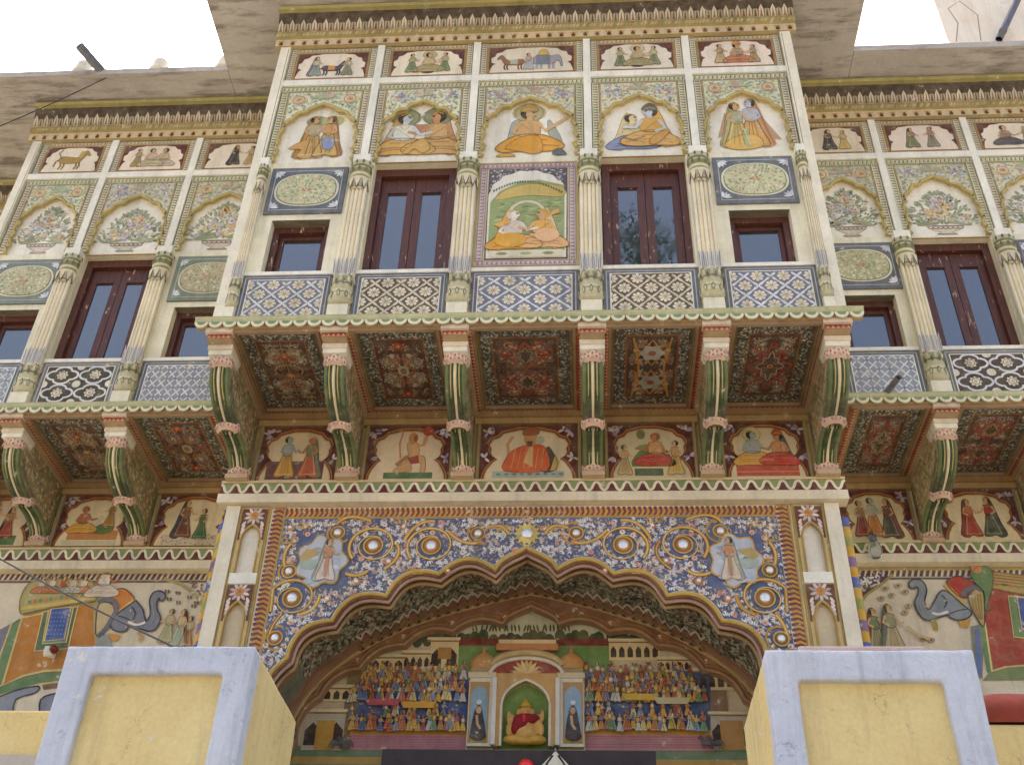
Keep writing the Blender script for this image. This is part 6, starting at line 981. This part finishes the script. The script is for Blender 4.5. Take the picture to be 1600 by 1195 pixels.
# ------------------------------------------------------------------ things that are not the mansion
def thing(mb, name, mat, label, cat, group=None):
    o = mb.build(name, None, mat); o['label'] = label; o['category'] = cat
    if group: o['group'] = group
    return o
def bev(o, w=.012, seg=2): b = o.modifiers.new('soft', 'BEVEL'); b.width = w; b.segments = seg; b.limit_method = 'ANGLE'; return o
def plaster(o, vox=.011, amp=.009):
    """hand-plastered surface: uneven faces and softened, wavering edges"""
    r = o.modifiers.new('solid', 'REMESH'); r.mode = 'VOXEL'; r.voxel_size = vox; r.use_smooth_shade = True
    for nm, sz, st in (('wave', .35, amp), ('dents', .07, amp * .45)):
        tx_ = bpy.data.textures.new(nm, 'CLOUDS'); tx_.noise_scale = sz; d = o.modifiers.new(nm, 'DISPLACE'); d.texture = tx_; d.texture_coords = 'GLOBAL'; d.strength = st; d.mid_level = .5
    return o
def pillar(x0, x1, zt, i0, i1, it, label):
    e = empty('gate_pillar', ((x0 + x1) / 2, -3.45, GZ), label, 'pillar'); e['group'] = 'pillars before the gateway'
    m = MB(); m.box(x0 + .004, x1 - .004, -3.985, -2.88, GZ, zt, YEL); plaster(m.build('pillar_body', e, 'yellow_limewash'))
    m = MB(); m.prism([(x0, GZ), (x0, zt + .004), (x1, zt + .004), (x1, GZ), (i1, GZ), (i1, it), (i0, it), (i0, GZ)], -4.04, -3.9, WHITE); plaster(m.build('raised_border', e, 'lilac_limewash'), .009)
    return e
pillar(-2.34, -1.222, 2.715, -2.165, -1.388, 2.556, 'tall yellow pillar with lilac border, in front of the orange elephant painting')
pillar(1.69, 2.83, 2.70, 1.852, 2.642, 2.53, 'tall yellow pillar with lilac border, a thin slab lying on its top')
m = MB(); m.box(1.9, 2.62, -3.93, -3.2, 2.735, 2.785, PINK); m.box(1.86, 2.66, -3.9, -3.25, 2.702, 2.733, GREY); bev(thing(m, 'stone_slab', 'pink_slab', 'thin pinkish slab lying on top of the yellow pillar near the red elephant', 'slab'))
zl = px(0, 1108, -3.6)[1]; zr = px(1560, 1130, -3.6)[1]
m = MB(); m.box(-9, -2.36, -3.6, -3.3, GZ, zl, YEL); o = thing(m, 'compound_wall', 'yellow_limewash', 'low yellow wall left of the pillar, below the orange elephant painting', 'wall'); bev(o)
m = MB(); m.box(-9, -2.36, -3.64, -3.605, GZ, px(0, 1182, -3.6)[1], GREY); k = m.build('grey_band', o, 'weathered_slab')  # grey band set slightly proud of the lower wall face
m = MB(); m.box(2.86, 9, -3.6, -3.3, GZ, zr, YEL); bev(thing(m, 'compound_wall', 'yellow_limewash', 'low yellow wall right of the pillar, under a red stone block', 'wall'))
m = MB(); R.seed(4); zt = px(1560, 1072, -3.6)[1]; nx = 30; rows = []
for (y, z, a) in ((-3.61, zr + .006, 0), (-3.63, zr + .07, .012), (-3.61, zr + (zt - zr) * .62, .02), (-3.55, zt - .03, .025), (-3.45, zt, .02), (-3.3, zt - .02, .01), (-3.28, zr + .006, 0)): rows.append([(2.87 + 3 * i / nx, y + R.uniform(-a, a), z + R.uniform(-a, a)) for i in range(nx + 1)])
m.grid(rows, RED); o = thing(m, 'red_stone_block', 'red_sandstone', 'rough red stone block lying along the yellow wall below the red elephant', 'stone block')
# statue seated in the shrine
def blob(name, parent, parts, mat, org, vox=.012):
    mb = MB()
    for p in parts: mb.ball(*p, YEL, 14, 10)
    o = mb.build(name, parent, mat, org=org); r = o.modifiers.new('skin', 'REMESH'); r.mode = 'VOXEL'; r.voxel_size = vox; r.use_smooth_shade = True; s = o.modifiers.new('smooth', 'SMOOTH'); s.iterations = 4; return o
node_mat('dull_red_glass', m_simple((120, 40, 36), .3, 0, .1)); node_mat('gilt_paint', m_simple((206, 160, 62), .55, 0, .2)); node_mat('ochre_skin_paint', m_simple((214, 166, 92), .6, 0, .2)); node_mat('red_cloth', m_simple((150, 34, 40), .85, 0, .25)); node_mat('red_sash', m_simple((206, 50, 66), .8, 0, .15))
sx, sy, sz = xc, 2.95, qz(1173); org = (sx, sy, sz)
ST = empty('seated_statue', org, 'small painted seated statue with crown and red shawl in the green shrine niche', 'statue')
blob('body', ST, [(sx, sy + .03, sz + .24, .13, .09, .17), (sx, sy + .01, sz + .17, .145, .1, .12), (sx, sy + .02, sz + .44, .075, .06, .09), (sx - .075, sy + .03, sz + .43, .045, .02, .05), (sx + .075, sy + .03, sz + .43, .045, .02, .05), (sx + .01, sy - .05, sz + .36, .026, .03, .08), (sx + .03, sy - .06, sz + .29, .024, .025, .05), (sx - .15, sy + .02, sz + .3, .045, .045, .1), (sx + .15, sy + .02, sz + .3, .045, .045, .1), (sx - .19, sy - .01, sz + .2, .04, .04, .09), (sx + .19, sy - .01, sz + .2, .04, .04, .09), (sx - .2, sy + .03, sz + .36, .03, .03, .09), (sx + .2, sy + .03, sz + .38, .03, .03, .09)], 'ochre_skin_paint', org)
blob('folded_legs', ST, [(sx - .13, sy - .03, sz + .07, .13, .07, .062), (sx + .13, sy - .03, sz + .07, .13, .07, .062), (sx, sy - .04, sz + .05, .12, .06, .05)], 'gilt_paint', org)
mb = MB(); mb.lathe([(.08, sz + .47), (.075, sz + .5), (.05, sz + .53), (.03, sz + .56), (.012, sz + .59), (0, sz + .6)], sx, sy + .02, YEL, 14); mb.build('crown', ST, 'gilt_paint')
blob('shawl', ST, [(sx, sy - .025, sz + .32, .15, .085, .07), (sx - .06, sy - .03, sz + .26, .1, .085, .08), (sx - .11, sy - .02, sz + .2, .06, .07, .07), (sx + .1, sy - .01, sz + .34, .08, .07, .045)], 'red_cloth', org)
mb = MB(); mb.ball(sx - .01, sy - .108, sz + .31, .022, .012, .055, RED); mb.build('sash', ST, 'red_sash')
# lamp and finial above the door
zd = px(822, 1196, 2.45)[1]; m = MB(); m.ball(px(822, 1190, 2.42)[0], 2.42, zd - .02, .085, .085, .085, RED, 18, 12); l = thing(m, 'red_lamp', 'red_lamp_glass', 'round red lamp in front of the dark lintel under the seated statue', 'lamp'); m = MB(); xx = px(822, 1190, 2.42)[0]; m.lathe([(.05, zd - .14), (.07, zd - .11), (.07, zd - .095), (.04, zd - .08)], xx, 2.42, GREY, 12); m.build('lamp_base', l, 'galvanised_metal')
xf, zf = px(868, 1172, 2.4); m = MB(); m.prism([(xf, zf + .02), (xf + .05, zf - .05), (xf + .2, zf - .2), (xf + .22, zf - .4), (xf - .22, zf - .4), (xf - .2, zf - .2), (xf - .05, zf - .05)], 2.38, 2.44, (236, 230, 210)); f_ = thing(m, 'carved_finial', 'painted_plaster', 'white pointed finial with black tracery right of the red lamp', 'finial'); cv = CV()
for s in (-1, 1): cv.stroke([(xf + s * .03, zf - .06), (xf + s * .1, zf - .16), (xf + s * .03, zf - .22), (xf + s * .12, zf - .32)], .025, BLACK)
cv.stroke([(xf, zf), (xf + .2, zf - .21)], .016, BLACK); cv.stroke([(xf, zf), (xf - .2, zf - .21)], .016, BLACK); canvas(cv, facade(2.378), 'tracery', f_); m = MB(); m.ball(xf, 2.41, zf + .035, .035, .035, .035, BROWN); m.build('knob', f_, 'dark_wood')
# pipes, pole, lamps and cables
def pipe(a, b, r, name, label, cat, mat='galvanised_metal'):
    a, b = Vector(a), Vector(b); m = MB(); d = (b - a).normalized(); s = d.cross(Vector((0, 0, 1))).normalized(); t = d.cross(s); n = 14; ring = lambda c, rr: [c + (s * math.cos(2 * math.pi * k / n) + t * math.sin(2 * math.pi * k / n)) * rr for k in range(n)]
    m.grid([ring(a, r), ring(a + (b - a) * .12, r), ring(a + (b - a) * .121, r * 1.12), ring(a + (b - a) * .16, r * 1.12), ring(a + (b - a) * .161, r), ring(b, r), ring(b, r * .8), ring(b - d * .2, r * .8)], GREY, True); m.face(ring(b - d * .15, r * .8), BLACK); return thing(m, name, mat, label, cat)
pipe((-7.08, 1.05, 15.06), (*[px(124, 72, .45)[0]], .45, px(124, 72, .45)[1]), .075, 'rain_spout', 'grey metal pipe sticking out over the eave, against the white sky', 'pipe')
pipe((4.53, 1.55, 8.72), (4.58, 1.12, 8.64), .04, 'drain_spout', 'short dark pipe poking out above the scalloped ledge, near the small blue window', 'pipe')
pipe((*[px(1556, 62, .98)[0]], .9, px(1556, 62, .9)[1]), (px(1604, -30, .6)[0], .6, px(1604, -30, .6)[1]), .055, 'terrace_pole', 'slanting grey pole in front of the pale terrace parapet', 'pole')
def cable(p, q_, sag, r, name, label):
    p, q_ = Vector(p), Vector(q_); m = MB(); m.tube([p + (q_ - p) * t + Vector((0, 0, -sag * 4 * t * (1 - t))) for t in (i / 24 for i in range(25))], r, BLACK, 6); thing(m, name, 'black_cable', label, 'cable')
a = px(-70, 832, -.6); b = px(278, 1008, -3.3); cable((a[0], -.6, a[1]), (b[0], -3.3, b[1] - .02), .03, .008, 'power_cable', 'black cable slanting across the orange elephant painting to the pillar')
a = px(-60, 222, .4); b = px(166, 122, .92); cable((a[0], .4, a[1]), (b[0], .92, b[1]), .05, .008, 'thin_wire', 'thin wire under the eave, ending at the grey metal pipe')
m = MB(); bx, bz = px(1367, 858, 2.98); m.lathe([(0, bz - .13), (.05, bz - .12), (.085, bz - .07), (.095, bz - .01), (.08, bz + .05), (.05, bz + .1), (.04, bz + .13)], bx, 2.98, WHITE, 16); l = thing(m, 'glass_bulb', 'bulb_glass', 'clear glass bulb hanging before the wavy frieze, right of the gateway', 'bulb'); m = MB(); m.lathe([(.042, bz + .11), (.05, bz + .13), (.05, bz + .2), (.03, bz + .22), (0, bz + .225)], bx, 2.98, GREY, 12); m.tube([(bx, 2.98, bz + .21), (bx, 3.0, bz + .28), (bx, 3.14, bz + .3)], .012, BLACK, 6); m.build('socket', l, 'galvanised_metal')
bx, bz = px(88, 1018, 3.12); m = MB(); m.ball(bx, 3.04, bz, .055, .075, .055, RED); l = thing(m, 'red_bulb', 'dull_red_glass', 'small dull red bulb in white socket on the orange blanket of the painted elephant', 'bulb'); m = MB(); m.lathe([(.05, 0), (.07, .02), (.075, .1)], 0, 0, WHITE, 12); m.v = [(bx - .02 - z * 1.2, 3.1 + x * .6, bz + y) for x, y, z in m.v]; m.box(bx - .13, bx - .05, 3.12, 3.23, bz - .04, bz + .04, WHITE); m.build('socket', l, 'painted_plaster')
# tall tree behind the photographer: it shows only as a reflection in a window
R.seed(12); tx, ty = 2.75, -13.2; T = empty('tall_tree', (tx, ty, GZ), 'tall leafy tree seen only as a reflection in the right tall window of the balcony', 'tree')
m = MB(); m.tube([(tx + .15 * math.sin(i * .8), ty + .1 * math.cos(i), GZ + (24 - GZ) * i / 12) for i in range(13)], lambda t: .32 * (1 - t) + .04, BROWN, 9)
tips = []
for i in range(34):
    z = 15 + R.random() * 8.5; a = R.uniform(0, 6.3); l = R.uniform(.5, 1.5) * (1.15 - (z - 15) / 12); e = (tx + l * math.cos(a), ty + l * math.sin(a), z + .6); m.tube([(tx, ty, z), ((tx + e[0]) / 2, (ty + e[1]) / 2, z + .2), e], lambda t: .07 * (1 - t) + .012, BROWN, 5); tips.append(e)
m.build('trunk', T, 'bark'); m = MB()
for e in tips + [(tx + R.uniform(-.5, .5), ty + R.uniform(-.5, .5), R.uniform(18, 24)) for _ in range(10)]:
    for k in range(200):
        c = Vector(e) + Vector((R.gauss(0, .3), R.gauss(0, .3), R.gauss(0, .3))); d = Vector((R.uniform(-1, 1), R.uniform(-1, 1), R.uniform(-1, .4))).normalized(); s = d.cross(Vector((R.uniform(-1, 1), R.uniform(-1, 1), R.uniform(-1, 1)))).normalized(); l = R.uniform(.1, .2); m.face([c, c + d * l * .5 + s * l * .22, c + d * l, c + d * l * .5 - s * l * .22], GREEN)
m.build('crown', T, 'leaves')
